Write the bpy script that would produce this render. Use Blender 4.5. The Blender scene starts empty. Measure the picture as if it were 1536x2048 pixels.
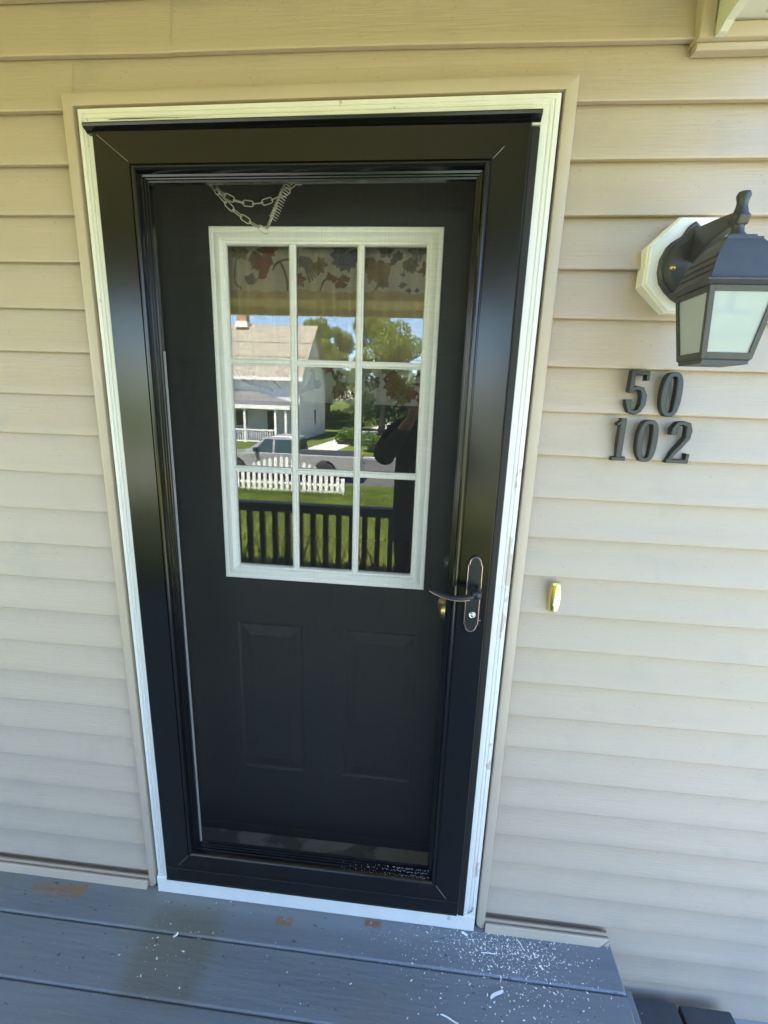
import bpy, math, random
import numpy as np
from mathutils import Vector, Matrix, Euler

R = math.radians
rng = np.random.default_rng(7)
random.seed(7)
sc = bpy.context.scene
C = sc.collection

# ------------------------------------------------------------------ camera
CAM = Vector((0.8168, -1.1072, 1.5601))
ROT = Euler((1.33075, -0.03339, 0.09316), 'XYZ')
FPX = 920.83                                   # focal length in photo pixels (1536 wide)
cd = bpy.data.cameras.new('camera'); cam = bpy.data.objects.new('camera', cd); C.objects.link(cam)
cam.location = CAM; cam.rotation_euler = ROT
cd.sensor_fit = 'HORIZONTAL'; cd.sensor_width = 36.0; cd.lens = FPX / 1536 * 36.0
cd.clip_start = 0.02; cd.clip_end = 2000
sc.camera = cam
_M = ROT.to_matrix()
def ray(px, py): return _M @ Vector(((px - 768) / FPX, -(py - 1024) / FPX, -1))
def at_y(px, py, y):
    d = ray(px, py); return CAM + d * ((y - CAM.y) / d.y)
def at_z(px, py, z):
    d = ray(px, py); return CAM + d * ((z - CAM.z) / d.z)

# ------------------------------------------------------------------ world, sun, exposure
SUN_EL, SUN_AZ = R(65), R(-24)                 # azimuth measured from +Y towards +X
w = bpy.data.worlds.new('World'); sc.world = w; w.use_nodes = True
nt = w.node_tree; nt.nodes.clear()
sky = nt.nodes.new('ShaderNodeTexSky'); sky.sky_type = 'NISHITA'; sky.sun_disc = False
sky.sun_elevation = SUN_EL; sky.sun_rotation = SUN_AZ % (2 * math.pi)
sky.air_density = 1.0; sky.dust_density = 0.1; sky.ozone_density = 5.0
bg = nt.nodes.new('ShaderNodeBackground'); bg.inputs[1].default_value = 0.085
wo = nt.nodes.new('ShaderNodeOutputWorld')
nt.links.new(sky.outputs[0], bg.inputs[0]); nt.links.new(bg.outputs[0], wo.inputs[0])
sl = bpy.data.lights.new('sun', 'SUN'); sl.energy = 5.0; sl.angle = R(0.53); sl.color = (1.0, 0.93, 0.80)
so = bpy.data.objects.new('sun', sl); C.objects.link(so)
sd = Vector((math.cos(SUN_EL) * math.sin(SUN_AZ), math.cos(SUN_EL) * math.cos(SUN_AZ), math.sin(SUN_EL)))
so.rotation_euler = sd.to_track_quat('Z', 'Y').to_euler(); so.location = (0, 0, 30)
vs = sc.view_settings; vs.view_transform = 'Standard'; vs.look = 'None'; vs.gamma = 1; vs.exposure = 3.62
sc.render.engine = 'CYCLES'
cy = sc.cycles
cy.use_denoising = True; cy.max_bounces = 10; cy.diffuse_bounces = 5; cy.glossy_bounces = 5
cy.transparent_max_bounces = 24; cy.sample_clamp_indirect = 8
try: cy.denoiser = 'OPENIMAGEDENOISE'
except Exception: pass

# ------------------------------------------------------------------ materials
MATS = {}
def mat(name, col, rough=0.5, spec=0.5, metal=0.0, var=0.0, vscale=8.0, stretch=(1, 1, 1), bump=0.0, bscale=60.0, coat=0.0, trans=0.0):
    m = bpy.data.materials.new(name); m.use_nodes = True; n = m.node_tree.nodes; l = m.node_tree.links
    b = n['Principled BSDF']; b.inputs['Roughness'].default_value = rough
    b.inputs['Specular IOR Level'].default_value = spec; b.inputs['Metallic'].default_value = metal
    b.inputs['Coat Weight'].default_value = coat
    b.inputs['Base Color'].default_value = (*col, 1)
    if var or bump:
        tc = n.new('ShaderNodeTexCoord'); mp = n.new('ShaderNodeMapping'); mp.inputs['Scale'].default_value = stretch
        l.new(tc.outputs['Object'], mp.inputs['Vector'])
        m['_map'] = mp.name
    if var:
        t = n.new('ShaderNodeTexNoise'); t.inputs['Scale'].default_value = vscale; t.inputs['Detail'].default_value = 6
        l.new(mp.outputs[0], t.inputs['Vector'])
        mx = n.new('ShaderNodeMix'); mx.data_type = 'RGBA'
        mx.inputs['A'].default_value = (*[c * (1 - var) for c in col], 1); mx.inputs['B'].default_value = (*[min(1, c * (1 + var)) for c in col], 1)
        mr = n.new('ShaderNodeMapRange'); mr.inputs['From Min'].default_value = .3; mr.inputs['From Max'].default_value = .7
        l.new(t.outputs['Fac'], mr.inputs['Value']); l.new(mr.outputs[0], mx.inputs['Factor']); l.new(mx.outputs['Result'], b.inputs['Base Color'])
    if bump:
        t2 = n.new('ShaderNodeTexNoise'); t2.inputs['Scale'].default_value = bscale; t2.inputs['Detail'].default_value = 5
        l.new(mp.outputs[0], t2.inputs['Vector'])
        bp = n.new('ShaderNodeBump'); bp.inputs['Strength'].default_value = bump; bp.inputs['Distance'].default_value = .002
        l.new(t2.outputs['Fac'], bp.inputs['Height']); l.new(bp.outputs[0], b.inputs['Normal'])
    MATS[name] = m; return m
def overlay(m, col, scale, lo, hi, stretch=(1, 1, 1), box=None, soft=0.02, detail=4, amount=1.0, off=(0, 0, 0)):
    """lay a patchy second colour (wear, stains, chips) over a material, where noise is high; optionally inside a box of the object's own coordinates"""
    n = m.node_tree.nodes; l = m.node_tree.links; b = n['Principled BSDF']
    tc = n.new('ShaderNodeTexCoord'); mp = n.new('ShaderNodeMapping'); mp.inputs['Scale'].default_value = stretch; mp.inputs['Location'].default_value = off
    l.new(tc.outputs['Object'], mp.inputs[0])
    t = n.new('ShaderNodeTexNoise'); t.inputs['Scale'].default_value = scale; t.inputs['Detail'].default_value = detail
    l.new(mp.outputs[0], t.inputs['Vector'])
    mr = n.new('ShaderNodeMapRange'); mr.interpolation_type = 'SMOOTHSTEP'
    mr.inputs['From Min'].default_value = lo; mr.inputs['From Max'].default_value = hi; mr.inputs['To Max'].default_value = amount
    l.new(t.outputs['Fac'], mr.inputs['Value']); fac = mr.outputs[0]
    if box:
        sx = n.new('ShaderNodeSeparateXYZ'); l.new(tc.outputs['Object'], sx.inputs[0])
        for i, (a0, a1) in enumerate(box):
            if a0 is None: continue
            for edge, sgn in ((a0, 1), (a1, -1)):
                r = n.new('ShaderNodeMapRange'); r.interpolation_type = 'SMOOTHSTEP'
                r.inputs['From Min'].default_value = edge - soft * .5 if sgn > 0 else edge + soft * .5
                r.inputs['From Max'].default_value = edge + soft * .5 if sgn > 0 else edge - soft * .5
                l.new(sx.outputs[i], r.inputs['Value'])
                mu = n.new('ShaderNodeMath'); mu.operation = 'MULTIPLY'; l.new(fac, mu.inputs[0]); l.new(r.outputs[0], mu.inputs[1]); fac = mu.outputs[0]
    mx = n.new('ShaderNodeMix'); mx.data_type = 'RGBA'; mx.inputs['B'].default_value = (*col, 1)
    if b.inputs['Base Color'].is_linked:
        s = b.inputs['Base Color'].links[0].from_socket; l.new(s, mx.inputs['A'])
    else: mx.inputs['A'].default_value = b.inputs['Base Color'].default_value
    l.new(fac, mx.inputs['Factor']); l.new(mx.outputs['Result'], b.inputs['Base Color'])
    return m

SIDING = (0.432, 0.357, 0.285)
M_sid = mat('vinyl_siding', SIDING, .42, .4, var=.035, vscale=2.2, stretch=(1, 1, 1), bump=.38, bscale=45)
# wood-grain emboss runs along the boards
_mp = M_sid.node_tree.nodes[M_sid['_map']]; _mp.inputs['Scale'].default_value = (.28, 1, 6)
overlay(M_sid, (.34, .31, .26), 9, .52, .80, amount=.5, detail=9)
overlay(M_sid, (.30, .29, .26), 3.2, .55, .80, stretch=(1.2, 1, .35), amount=.35, detail=7, off=(5, 2, 1))
overlay(M_sid, (.20, .19, .17), 160, .735, .76, amount=.5, detail=1, stretch=(1, .1, 1))
M_trim = mat('vinyl_trim', (0.435, .365, .285), .40, .4, var=.05, vscale=5, bump=.1, bscale=60)
M_white = mat('white_casing_paint', (.69, .69, .67), .38, .5, var=.03, vscale=9, bump=.12, bscale=30, stretch=(3, 3, .5))
overlay(M_white, (.52, .45, .40), 26, .56, .60, stretch=(1, 1, .5), box=((1.028, 1.05), (None, None), (.2, 1.45)), soft=.01)
overlay(M_white, (.35, .34, .33), 60, .70, .73, stretch=(1, 1, .6), amount=.7)
M_black = mat('black_storm_enamel', (.004, .0043, .0046), .20, .58, var=.06, vscale=30, bump=.02, bscale=200)
M_black2 = mat('black_weatherstrip', (.012, .012, .012), .55, .4, bump=.05, bscale=90)
M_door = mat('black_door_paint', (.009, .0095, .0098), .48, .32, var=.08, vscale=4, bump=.05, bscale=120)
M_lite = mat('white_window_frame', (.78, .77, .72), .42, .4, var=.02, vscale=6)
M_jamb = mat('white_jamb_paint', (.62, .62, .60), .5, .4, var=.12, vscale=14)
M_sill = mat('grey_threshold', (.15, .155, .16), .45, .5, var=.15, vscale=10, bump=.1)
overlay(M_sill, (.05, .05, .05), 5, .48, .54, stretch=(1, 2, 1))
M_bronze = mat('oil_rubbed_bronze', (.018, .020, .026), .30, .5, metal=.2, var=.1, vscale=20)
M_copper = mat('worn_bronze_edge', (.55, .38, .30), .3, .5, metal=.9)
M_chrome = mat('nickel', (.65, .65, .63), .22, .5, metal=1.0)
M_zinc = mat('zinc_chain', (.52, .50, .45), .28, .5, metal=.95)
M_brass = mat('aged_brass', (.55, .40, .16), .28, .5, metal=1.0, var=.15, vscale=30)
M_gold = mat('polished_brass', (.92, .80, .30), .16, .5, metal=1.0)
M_button = mat('bell_button', (.82, .72, .70), .3, .5)
M_lamp = mat('lantern_enamel', (.042, .043, .045), .42, .5, var=.12, vscale=35, bump=.12, bscale=90)
M_digit = mat('digit_enamel', (.022, .025, .030), .36, .5, var=.15, vscale=60, bump=.1, bscale=120)
M_block = mat('mounting_vinyl', (.80, .79, .72), .4, .4)
M_deck = mat('grey_deck_paint', (.170, .192, .216), .40, .5, var=.10, vscale=6, stretch=(.35, 3.0, 1), bump=.6, bscale=28)
overlay(M_deck, (.19, .195, .17), 1.7, .47, .60, amount=.65, off=(3, 1, 0))
overlay(M_deck, (.13, .115, .075), 6, .36, .46, box=((.07, .28), (-.30, -.055), (None, None)), soft=.05, amount=.45, stretch=(.6, .6, 1))
overlay(M_deck, (.235, .150, .085), 11, .40, .52, box=((-.365, -.19), (-.076, -.034), (None, None)), soft=.028, stretch=(.30, 1.5, 1), amount=.95)
overlay(M_deck, (.22, .14, .085), 20, .36, .42, box=((.44, .49), (-.078, -.052), (None, None)), soft=.012)
overlay(M_deck, (.20, .10, .06), 20, .36, .42, box=((.71, .76), (-.05, -.03), (None, None)), soft=.012)
overlay(M_deck, (.05, .055, .06), 55, .66, .70, amount=.7, stretch=(.7, 1.2, 1))
overlay(M_deck, (.45, .47, .48), 140, .715, .735, amount=.5, detail=2)
M_step = mat('dark_step_paint', (.060, .063, .070), .45, .5, var=.2, vscale=5, stretch=(3, .4, 1), bump=.3, bscale=24)
overlay(M_step, (.28, .28, .28), 50, .70, .72, amount=.7)
M_under = mat('deck_underside', (.05, .048, .045), .8, .2)
M_beam = mat('peeling_white_beam', (.66, .66, .60), .6, .3, var=.08, vscale=6, bump=.4, bscale=22, stretch=(3, .5, 3))
overlay(M_beam, (.30, .27, .20), 18, .66, .70, stretch=(1, .4, 1))
M_ceil = mat('porch_ceiling_paint', (.72, .64, .46), .6, .3, var=.08, vscale=3)
M_shingle = mat('roof_shingle', (.10, .095, .09), .85, .2, var=.3, vscale=20, bump=.5)
M_rail = mat('dark_railing_paint', (.040, .042, .046), .5, .4, var=.2, vscale=9, bump=.2)
M_conc = mat('concrete', (.34, .35, .36), .85, .2, var=.12, vscale=5, bump=.4)
M_plastic = mat('white_shaving', (.86, .88, .88), .5, .4)
M_room = mat('interior_paint', (.16, .15, .13), .8, .2)

# screen cloth: a real woven grid of 1.5 mm pitch, wires opaque, holes open
def screen_material():
    m = bpy.data.materials.new('insect_screen'); m.use_nodes = True; n = m.node_tree.nodes; l = m.node_tree.links
    b = n['Principled BSDF']; b.inputs['Base Color'].default_value = (.040, .040, .038, 1); b.inputs['Roughness'].default_value = .6
    tc = n.new('ShaderNodeTexCoord'); s = n.new('ShaderNodeSeparateXYZ'); l.new(tc.outputs['Object'], s.inputs[0])
    outs = []
    for i in (0, 2):
        a = n.new('ShaderNodeMath'); a.operation = 'MULTIPLY'; a.inputs[1].default_value = 1 / .0024; l.new(s.outputs[i], a.inputs[0])
        f = n.new('ShaderNodeMath'); f.operation = 'FRACT'; l.new(a.outputs[0], f.inputs[0])
        g = n.new('ShaderNodeMath'); g.operation = 'LESS_THAN'; l.new(f.outputs[0], g.inputs[0]); outs.append(g)
        mp = n.new('ShaderNodeMapping'); mp.inputs['Scale'].default_value = (260, 1, 9) if i == 0 else (9, 1, 260); l.new(tc.outputs['Object'], mp.inputs[0])
        nz_ = n.new('ShaderNodeTexNoise'); nz_.inputs['Scale'].default_value = 1.0; nz_.inputs['Detail'].default_value = 2; l.new(mp.outputs[0], nz_.inputs['Vector'])
        mr = n.new('ShaderNodeMapRange'); mr.inputs['From Min'].default_value = .3; mr.inputs['From Max'].default_value = .7; mr.inputs['To Min'].default_value = .035; mr.inputs['To Max'].default_value = .125
        l.new(nz_.outputs['Fac'], mr.inputs['Value']); l.new(mr.outputs[0], g.inputs[1])
    mx = n.new('ShaderNodeMath'); mx.operation = 'MAXIMUM'; l.new(outs[0].outputs[0], mx.inputs[0]); l.new(outs[1].outputs[0], mx.inputs[1])
    l.new(mx.outputs[0], b.inputs['Alpha'])
    return m
M_screen = screen_material()
def glass_material(name, ior, tint=(1, 1, 1), rough=0.0):
    m = bpy.data.materials.new(name); m.use_nodes = True; n = m.node_tree.nodes; l = m.node_tree.links; n.clear()
    o = n.new('ShaderNodeOutputMaterial'); t = n.new('ShaderNodeBsdfTransparent'); t.inputs[0].default_value = (*tint, 1)
    g = n.new('ShaderNodeBsdfGlossy'); g.inputs['Roughness'].default_value = rough
    f = n.new('ShaderNodeFresnel'); f.inputs[0].default_value = ior
    x = n.new('ShaderNodeMixShader'); l.new(f.outputs[0], x.inputs[0]); l.new(t.outputs[0], x.inputs[1]); l.new(g.outputs[0], x.inputs[2]); l.new(x.outputs[0], o.inputs[0])
    return m
M_glass = glass_material('double_glazing', 2.7, (.99, .99, .98))
M_frost = mat('frosted_lantern_glass', (.33, .37, .395), .35, .5, var=.06, vscale=12, bump=.05, bscale=30, coat=1.0)

# ------------------------------------------------------------------ mesh helpers
def link(o, parent=None):
    C.objects.link(o)
    if parent is not None: o.parent = parent
    return o
def tag(o, label=None, cat=None, group=None, kind=None):
    if label: o['label'] = label
    if cat: o['category'] = cat
    if group: o['group'] = group
    if kind: o['kind'] = kind
    return o
def empty(name, loc=(0, 0, 0), rz=0):
    o = bpy.data.objects.new(name, None); C.objects.link(o); o.location = loc; o.rotation_euler = (0, 0, rz); o.empty_display_size = .05
    return o
def bevel(o, w, seg=2):
    b = o.modifiers.new('bevel', 'BEVEL'); b.width = w; b.segments = seg; b.limit_method = 'ANGLE'; b.angle_limit = R(35)
    return o
def obj(name, verts, faces, m, parent=None, smooth=False, bev=0, seg=2):
    me = bpy.data.meshes.new(name); me.from_pydata([tuple(v) for v in verts], [], [tuple(f) for f in faces]); me.update()
    me.materials.append(m)
    import bmesh
    bm = bmesh.new(); bm.from_mesh(me); bmesh.ops.recalc_face_normals(bm, faces=bm.faces); bm.to_mesh(me); bm.free()
    if smooth:
        for p in me.polygons: p.use_smooth = True
    o = link(bpy.data.objects.new(name, me), parent)
    if parent is not None:                      # meshes are written in world metres: cancel the parent's placement
        o.matrix_parent_inverse = (Matrix.Translation(parent.location) @ parent.rotation_euler.to_matrix().to_4x4()).inverted() if parent.type == 'EMPTY' else Matrix()
    if bev: bevel(o, bev, seg)
    return o
class MB:
    def __init__(s): s.v = []; s.f = []
    def add(s, v, f):
        k = len(s.v); s.v += [tuple(p) for p in v]; s.f += [tuple(i + k for i in q) for q in f]; return s
    def box(s, x0, x1, y0, y1, z0, z1):
        return s.add([(x0, y0, z0), (x1, y0, z0), (x1, y1, z0), (x0, y1, z0), (x0, y0, z1), (x1, y0, z1), (x1, y1, z1), (x0, y1, z1)],
                     [(0, 3, 2, 1), (4, 5, 6, 7), (0, 1, 5, 4), (1, 2, 6, 5), (2, 3, 7, 6), (3, 0, 4, 7)])
    def loft(s, rings, closed=True, caps=True):
        n = len(rings[0]); v = [p for r in rings for p in r]; f = []
        for i in range(len(rings) - 1):
            for j in range(n if closed else n - 1):
                a = i * n + j; b = i * n + (j + 1) % n; f.append((a, b, b + n, a + n))
        if caps: f.append(tuple(range(n))[::-1]); f.append(tuple(range((len(rings) - 1) * n, len(rings) * n)))
        return s.add(v, f)
    def lathe(s, prof, cx=0, cy=0, n=16):
        return s.loft([[(cx + r * math.cos(2 * math.pi * k / n), cy + r * math.sin(2 * math.pi * k / n), z) for k in range(n)] for r, z in prof])
    def tube(s, pts, rad, n=8, closed=False):
        pts = [Vector(p) for p in pts]; rr = rad if isinstance(rad, (list, tuple)) else [rad] * len(pts); rings = []; N = len(pts)
        up = None
        for i, p in enumerate(pts):
            t = (pts[(i + 1) % N] - pts[i - 1]) if closed else (pts[min(i + 1, N - 1)] - pts[max(i - 1, 0)])
            t.normalize()
            if up is None: up = t.orthogonal().normalized()
            else:
                up = (up - t * up.dot(t))
                up = up.normalized() if up.length > 1e-6 else t.orthogonal().normalized()
            b = t.cross(up)
            rings.append([p + (up * math.cos(2 * math.pi * k / n) + b * math.sin(2 * math.pi * k / n)) * rr[i] for k in range(n)])
        if closed: rings.append(rings[0])
        return s.loft(rings, True, not closed)
    def prism(s, poly, axis, a0, a1):
        """extrude a 2D polygon along axis; poly coordinates are the other two axes in xyz order"""
        def P(u, v, a): return {'x': (a, u, v), 'y': (u, a, v), 'z': (u, v, a)}[axis]
        return s.loft([[P(u, v, a0) for u, v in poly], [P(u, v, a1) for u, v in poly]])
    def build(s, name, m, parent=None, smooth=False, bev=0, seg=2): return obj(name, s.v, s.f, m, parent, smooth, bev, seg)
def box(name, x0, x1, y0, y1, z0, z1, m, parent=None, bev=0, seg=2): return MB().box(x0, x1, y0, y1, z0, z1).build(name, m, parent, False, bev, seg)
def shade_auto(o, ang=35):
    for p in o.data.polygons: p.use_smooth = True
    try: o.data.set_sharp_from_angle(angle=R(ang))
    except Exception: pass
    return o
def frame_side(name, side, rect, prof, m, parent, tilt=0.0):
    """one mitred member of a rectangular frame; prof is a closed loop of (inset, y) or (inset_by_side dict-scaled, y)"""
    x0, x1, z0, z1 = rect
    A = []; B = []
    for p in prof:
        d, y = p[0], p[1]
        dl, dr, dt, db = d if isinstance(d, tuple) else (d, d, d, d)
        tl = (x0 + dl, y, z1 - dt - tilt); tr = (x1 - dr, y, z1 - dt + tilt); bl = (x0 + dl, y, z0 + db); br = (x1 - dr, y, z0 + db)
        a, b = {'top': (tl, tr), 'right': (tr, br), 'bottom': (br, bl), 'left': (bl, tl)}[side]
        A.append(a); B.append(b)
    return shade_auto(MB().loft([A, B]).build(name, m, parent), 28)
def fast(name, V, F, m, parent=None, smooth=False):
    me = bpy.data.meshes.new(name); V = np.asarray(V, np.float32); F = np.asarray(F, np.int32); k = F.shape[1]
    me.vertices.add(len(V)); me.vertices.foreach_set('co', V.ravel()); me.loops.add(F.size); me.loops.foreach_set('vertex_index', F.ravel())
    me.polygons.add(len(F)); me.polygons.foreach_set('loop_start', np.arange(0, F.size, k, dtype=np.int32)); me.polygons.foreach_set('loop_total', np.full(len(F), k, np.int32))
    me.materials.append(m); me.update(calc_edges=True)
    if smooth: me.polygons.foreach_set('use_smooth', np.ones(len(F), bool))
    o = link(bpy.data.objects.new(name, me), parent)
    if parent is not None and parent.type == 'EMPTY':
        o.matrix_parent_inverse = (Matrix.Translation(parent.location) @ parent.rotation_euler.to_matrix().to_4x4()).inverted()
    return o

# ================================================================== SETTING
def gz(y):                                       # the lawn falls from the porch to the street
    if y > -2: return -.30
    if y > -14.6: return -.30 - (-2 - y) * .0925
    return -1.465
M_lawn = mat('lawn_grass', (.172, .166, .027), .9, .1, var=.30, vscale=1.6, bump=.8, bscale=60)
overlay(M_lawn, (.17, .17, .045), 7, .52, .70, amount=.5)
ys = [3, 0, -2, -4, -6, -8, -10, -12, -14.6]
v = []; f = []
for y in ys: v += [(-60, y, gz(y)), (60, y, gz(y))]
for i in range(len(ys) - 1): f.append((2 * i, 2 * i + 1, 2 * i + 3, 2 * i + 2))
tag(obj('lawn', v, f, M_lawn), kind='structure')
M_far = mat('far_ground', (.085, .12, .025), .95, .1, var=.35, vscale=.4)
tag(obj('ground', [(-700, 700, -1.62), (700, 700, -1.62), (700, -700, -1.62), (-700, -700, -1.62)], [(0, 1, 2, 3)], M_far), kind='structure')
M_asph = mat('asphalt', (.075, .075, .076), .9, .2, var=.15, vscale=3, bump=.3)
tag(box('street', -60, 60, -22.4, -14.6, -1.6, -1.50, M_asph), kind='structure')
tag(box('kerb', -60, 60, -22.58, -22.4, -1.6, -1.40, M_conc, bev=.02), kind='structure')
tag(obj('neighbour_lawn', [(-60, -22.58, -1.42), (60, -22.58, -1.42), (60, -75, -1.42), (-60, -75, -1.42)], [(0, 1, 2, 3)], M_far), kind='structure')
# a pale concrete walk runs away behind the parked truck
tag(MB().add([(-6.3, -22.6, -1.405), (-4.4, -22.6, -1.405), (-1.9, -72, -1.405), (-3.5, -72, -1.405)], [(0, 1, 2, 3)]).build('walkway', mat('pale_walk', (.50, .49, .46), .8, .2, var=.08, vscale=2)), kind='structure')
tag(box('concrete_pad', 1.47, 5.5, -3.2, .003, -.34, -.252, M_conc), kind='structure')

# ================================================================== HOUSE WALL
wall = tag(empty('house_wall', (0, 0, 0)), 'beige vinyl clapboard wall around the black front door', 'wall')
XW0, XW1 = -3.0, 5.2
XJ1 = 1.0755
def course(i, x0, x1, oy=0.0):
    zb = 2.345 - .1 * i; zt = zb + .112
    # clapboard profile: rolled butt at the bottom, face leaning back to the lock under the next course
    prof = [(.0212, zb + .014), (.0140, zb + .013), (.0136, zb + .0006), (.006, zb - .0002), (.0012, zb), (.0001, zb + .0014), (0.0, zb + .004), (.0058, zb + .024), (.0120, zb + .05), (.0172, zb + .075), (.0200, zb + .1005), (.0208, zt)]
    n = max(2, int((x1 - x0) / .12)); rings = []
    ph = rng.uniform(0, 6.28, 3)
    for k in range(n + 1):
        x = x0 + (x1 - x0) * k / n
        dz = .0011 * math.sin(x * 2.1 + ph[0]) + .0006 * math.sin(x * 5.3 + ph[1]); dy = .0007 * math.sin(x * 3.3 + ph[2])
        if i == 1 or i == 2: dz *= 1.8
        rings.append([(x, y + dy + oy, z + dz) for y, z in prof])
    o = MB().loft(rings, closed=False, caps=False).build('siding_panel', M_sid, wall)
    return shade_auto(o, 40)
for i in range(-4, 27):
    if i <= 1:
        xs = .243 if i in (1, -2) else (.9 if i == -1 else 2.4)
        course(i, XW0, xs); course(i, xs - .025, XW1, .0012)
    elif i == 2: course(i, XW0, .013); course(i, XJ1 - .013, XW1); 
    else:
        course(i, XW0, .013)
        course(i, XJ1 - .013, XW1)
# the strip of course 2 that shows above the head trim
sh = MB()
sh.loft([[(x, .0060, 2.165), (x, .0115, 2.19), (x, .0172, 2.22), (x, .0200, 2.2455), (x, .0208, 2.257)] for x in np.linspace(.005, XJ1 - .005, 10)], closed=False, caps=False)
sh.build('siding_panel', M_sid, wall)
# sheathing and foundation behind the cladding
M_sheath = mat('sheathing', (.30, .26, .2), .9, .1)
box('sheathing', XW0, .04, .0225, .30, -.30, 2.9, M_sheath, wall)
box('sheathing', 1.045, XW1, .0225, .30, -.30, 2.9, M_sheath, wall)
box('sheathing', .04, 1.045, .0225, .30, 2.14, 2.9, M_sheath, wall)
box('sheathing', .04, 1.045, .0225, .30, -.30, .03, M_sheath, wall)
box('foundation', XW0, XW1, .004, .30, -.9, -.301, M_conc, wall)
# J-channel trim round the doorway: flat vinyl returns, mitred at the head
JR = (0.0, XJ1, -.012, 2.178)
jprof = [(0, .025), (0, -.009), (.0015, -.0125), (.004, -.0135), (.0215, -.0145), (.0245, -.0135), (.0255, -.011), (.0255, .025)]
for s in ('left', 'top', 'right'): frame_side('door_channel_trim', s, JR, jprof, M_trim, wall, .006)
# low J-channel where the siding meets the deck, either side of the door
def low_channel(x0, x1, mitre=False):
    prof = [(.012, -.01), (-.024, -.01), (-.0265, .0008), (-.0195, .0205), (-.0175, .0235), (-.0135, .0235), (-.0135, .018), (.012, .014)]
    A = [(x0, y, z) for y, z in prof]; B = [(x1 - (.03 if mitre and z < .01 else 0), y, z) for y, z in prof]
    MB().loft([A, B]).build('base_channel_trim', M_trim, wall)
    MB().box(x0, x1, -.0075, -.0045, .02, .031).build('channel_lip', M_trim, wall)
low_channel(XW0, -.0008); low_channel(XJ1 + .0008, 1.438, True)
MB().loft([[(1.412, y, -.02) for y in (-.021, .01)] + [(1.439, y, -.02) for y in (.01, -.021)],
           [(1.4385, y, .021) for y in (-.021, .01)] + [(1.4395, y, .021) for y in (.01, -.021)]]).build('base_channel_trim', M_trim, wall)
# trim round the beam pocket
BR = (1.281, 1.56, 2.233, 2.80)
bprof = [(0, .018), (0, -.012), (.0015, -.016), (.0215, -.0175), (.0245, -.0165), (.0255, -.013), (.0255, .012)]
for s in ('left', 'bottom', 'right'): frame_side('beam_channel_trim', s, BR, bprof, M_trim, wall)
MB().prism([(.012, 2.219), (-.007, 2.219), (-.010, 2.2215), (-.010, 2.2285), (-.006, 2.2325), (.012, 2.2325)], 'x', 1.2835, 1.558).build('beam_channel_trim', M_trim, wall)

# ---------------------------------------------------------------- porch roof over the door
roof = tag(empty('porch_roof', (0, -1.3, 2.25)), 'white painted porch roof beam ending in a trimmed pocket of the siding', 'porch roof')
box('side_beam', 1.3125, 1.46, -2.25, -.002, 2.262, 2.60, M_beam, roof, bev=.004)
# face board on the beam whose wall end has split and splintered
spl = [(-.003, 2.60), (-.003, 2.275), (-.0045, 2.268), (-.012, 2.285), (-.016, 2.256), (-.019, 2.232), (-.034, 2.231), (-.05, 2.238), (-.09, 2.243), (-.16, 2.249), (-2.2, 2.250), (-2.2, 2.60)]
MB().prism(spl, 'x', 1.3085, 1.3235).build('face_board', M_beam, roof)
for k, (x, y) in enumerate(((1.385, -.03), (1.425, -.045), (1.40, -.20), (1.36, -.33))):
    MB().prism([(x, y), (x + .006, y - .002), (x + .010, y - .016), (x + .003, y - .010)], 'z', 2.2585, 2.263).build('paint_flake', M_beam, roof)
box('side_beam', -3.0, -2.85, -2.25, -.002, 2.262, 2.60, M_beam, roof)
box('front_beam', -3.0, 1.46, -2.40, -2.25, 2.262, 2.60, M_beam, roof)
for k in range(25):
    x0 = -3.00 + k * .18
    box('ceiling_board', x0, x0 + .177, -2.72, .0, 2.602, 2.618, M_ceil, roof)
box('fascia', -3.2, 1.50, -2.78, -2.74, 2.232, 2.44, M_beam, roof)
box('soffit', -3.2, 1.50, -2.742, -2.401, 2.28, 2.30, M_ceil, roof)
MB().loft([[(-3.3, -2.82, 2.44), (-3.3, .6, 3.25), (-3.3, .6, 3.31), (-3.3, -2.82, 2.50)], [(1.53, -2.82, 2.44), (1.53, .6, 3.25), (1.53, .6, 3.31), (1.53, -2.82, 2.50)]]).build('roof_slope', M_shingle, roof)
for x in (1.385, -2.92):
    box('post', x - .055, x + .055, -2.38, -2.27, 0, 2.262, M_beam, roof, bev=.006)
upper = tag(empty('house_roof', (1, 2, 2.9)), 'dark shingled main roof behind the porch roof', 'roof')
MB().loft([[(x, -.16, 2.9), (x, 4.2, 4.7), (x, 8.6, 2.9)] for x in (-3.6, 5.6)]).build('roof_slope', M_shingle, upper)
box('gable_wall', XW0, XW1, .31, 8.2, 2.6, 2.9, M_sid, upper)

# ---------------------------------------------------------------- the dim room behind the door
rm = MB(); x0, x1, y0, y1, z0, z1 = -2.97, 2.3, .305, 4.2, -.1, 2.55
rm.add([(x0, y0, z0), (x1, y0, z0), (x1, y1, z0), (x0, y1, z0), (x0, y0, z1), (x1, y0, z1), (x1, y1, z1), (x0, y1, z1)],
       [(0, 1, 2, 3), (7, 6, 5, 4), (1, 2, 6, 5), (2, 3, 7, 6), (3, 0, 4, 7)])
tag(rm.build('hallway_interior', M_room), kind='structure')
box('side_wall', XW0, XW1, 4.3, 8.2, -.3, 2.6, M_sid, wall)
box('side_wall', 2.35, XW1, .301, 4.299, -.3, 2.6, M_sid, wall)

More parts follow.
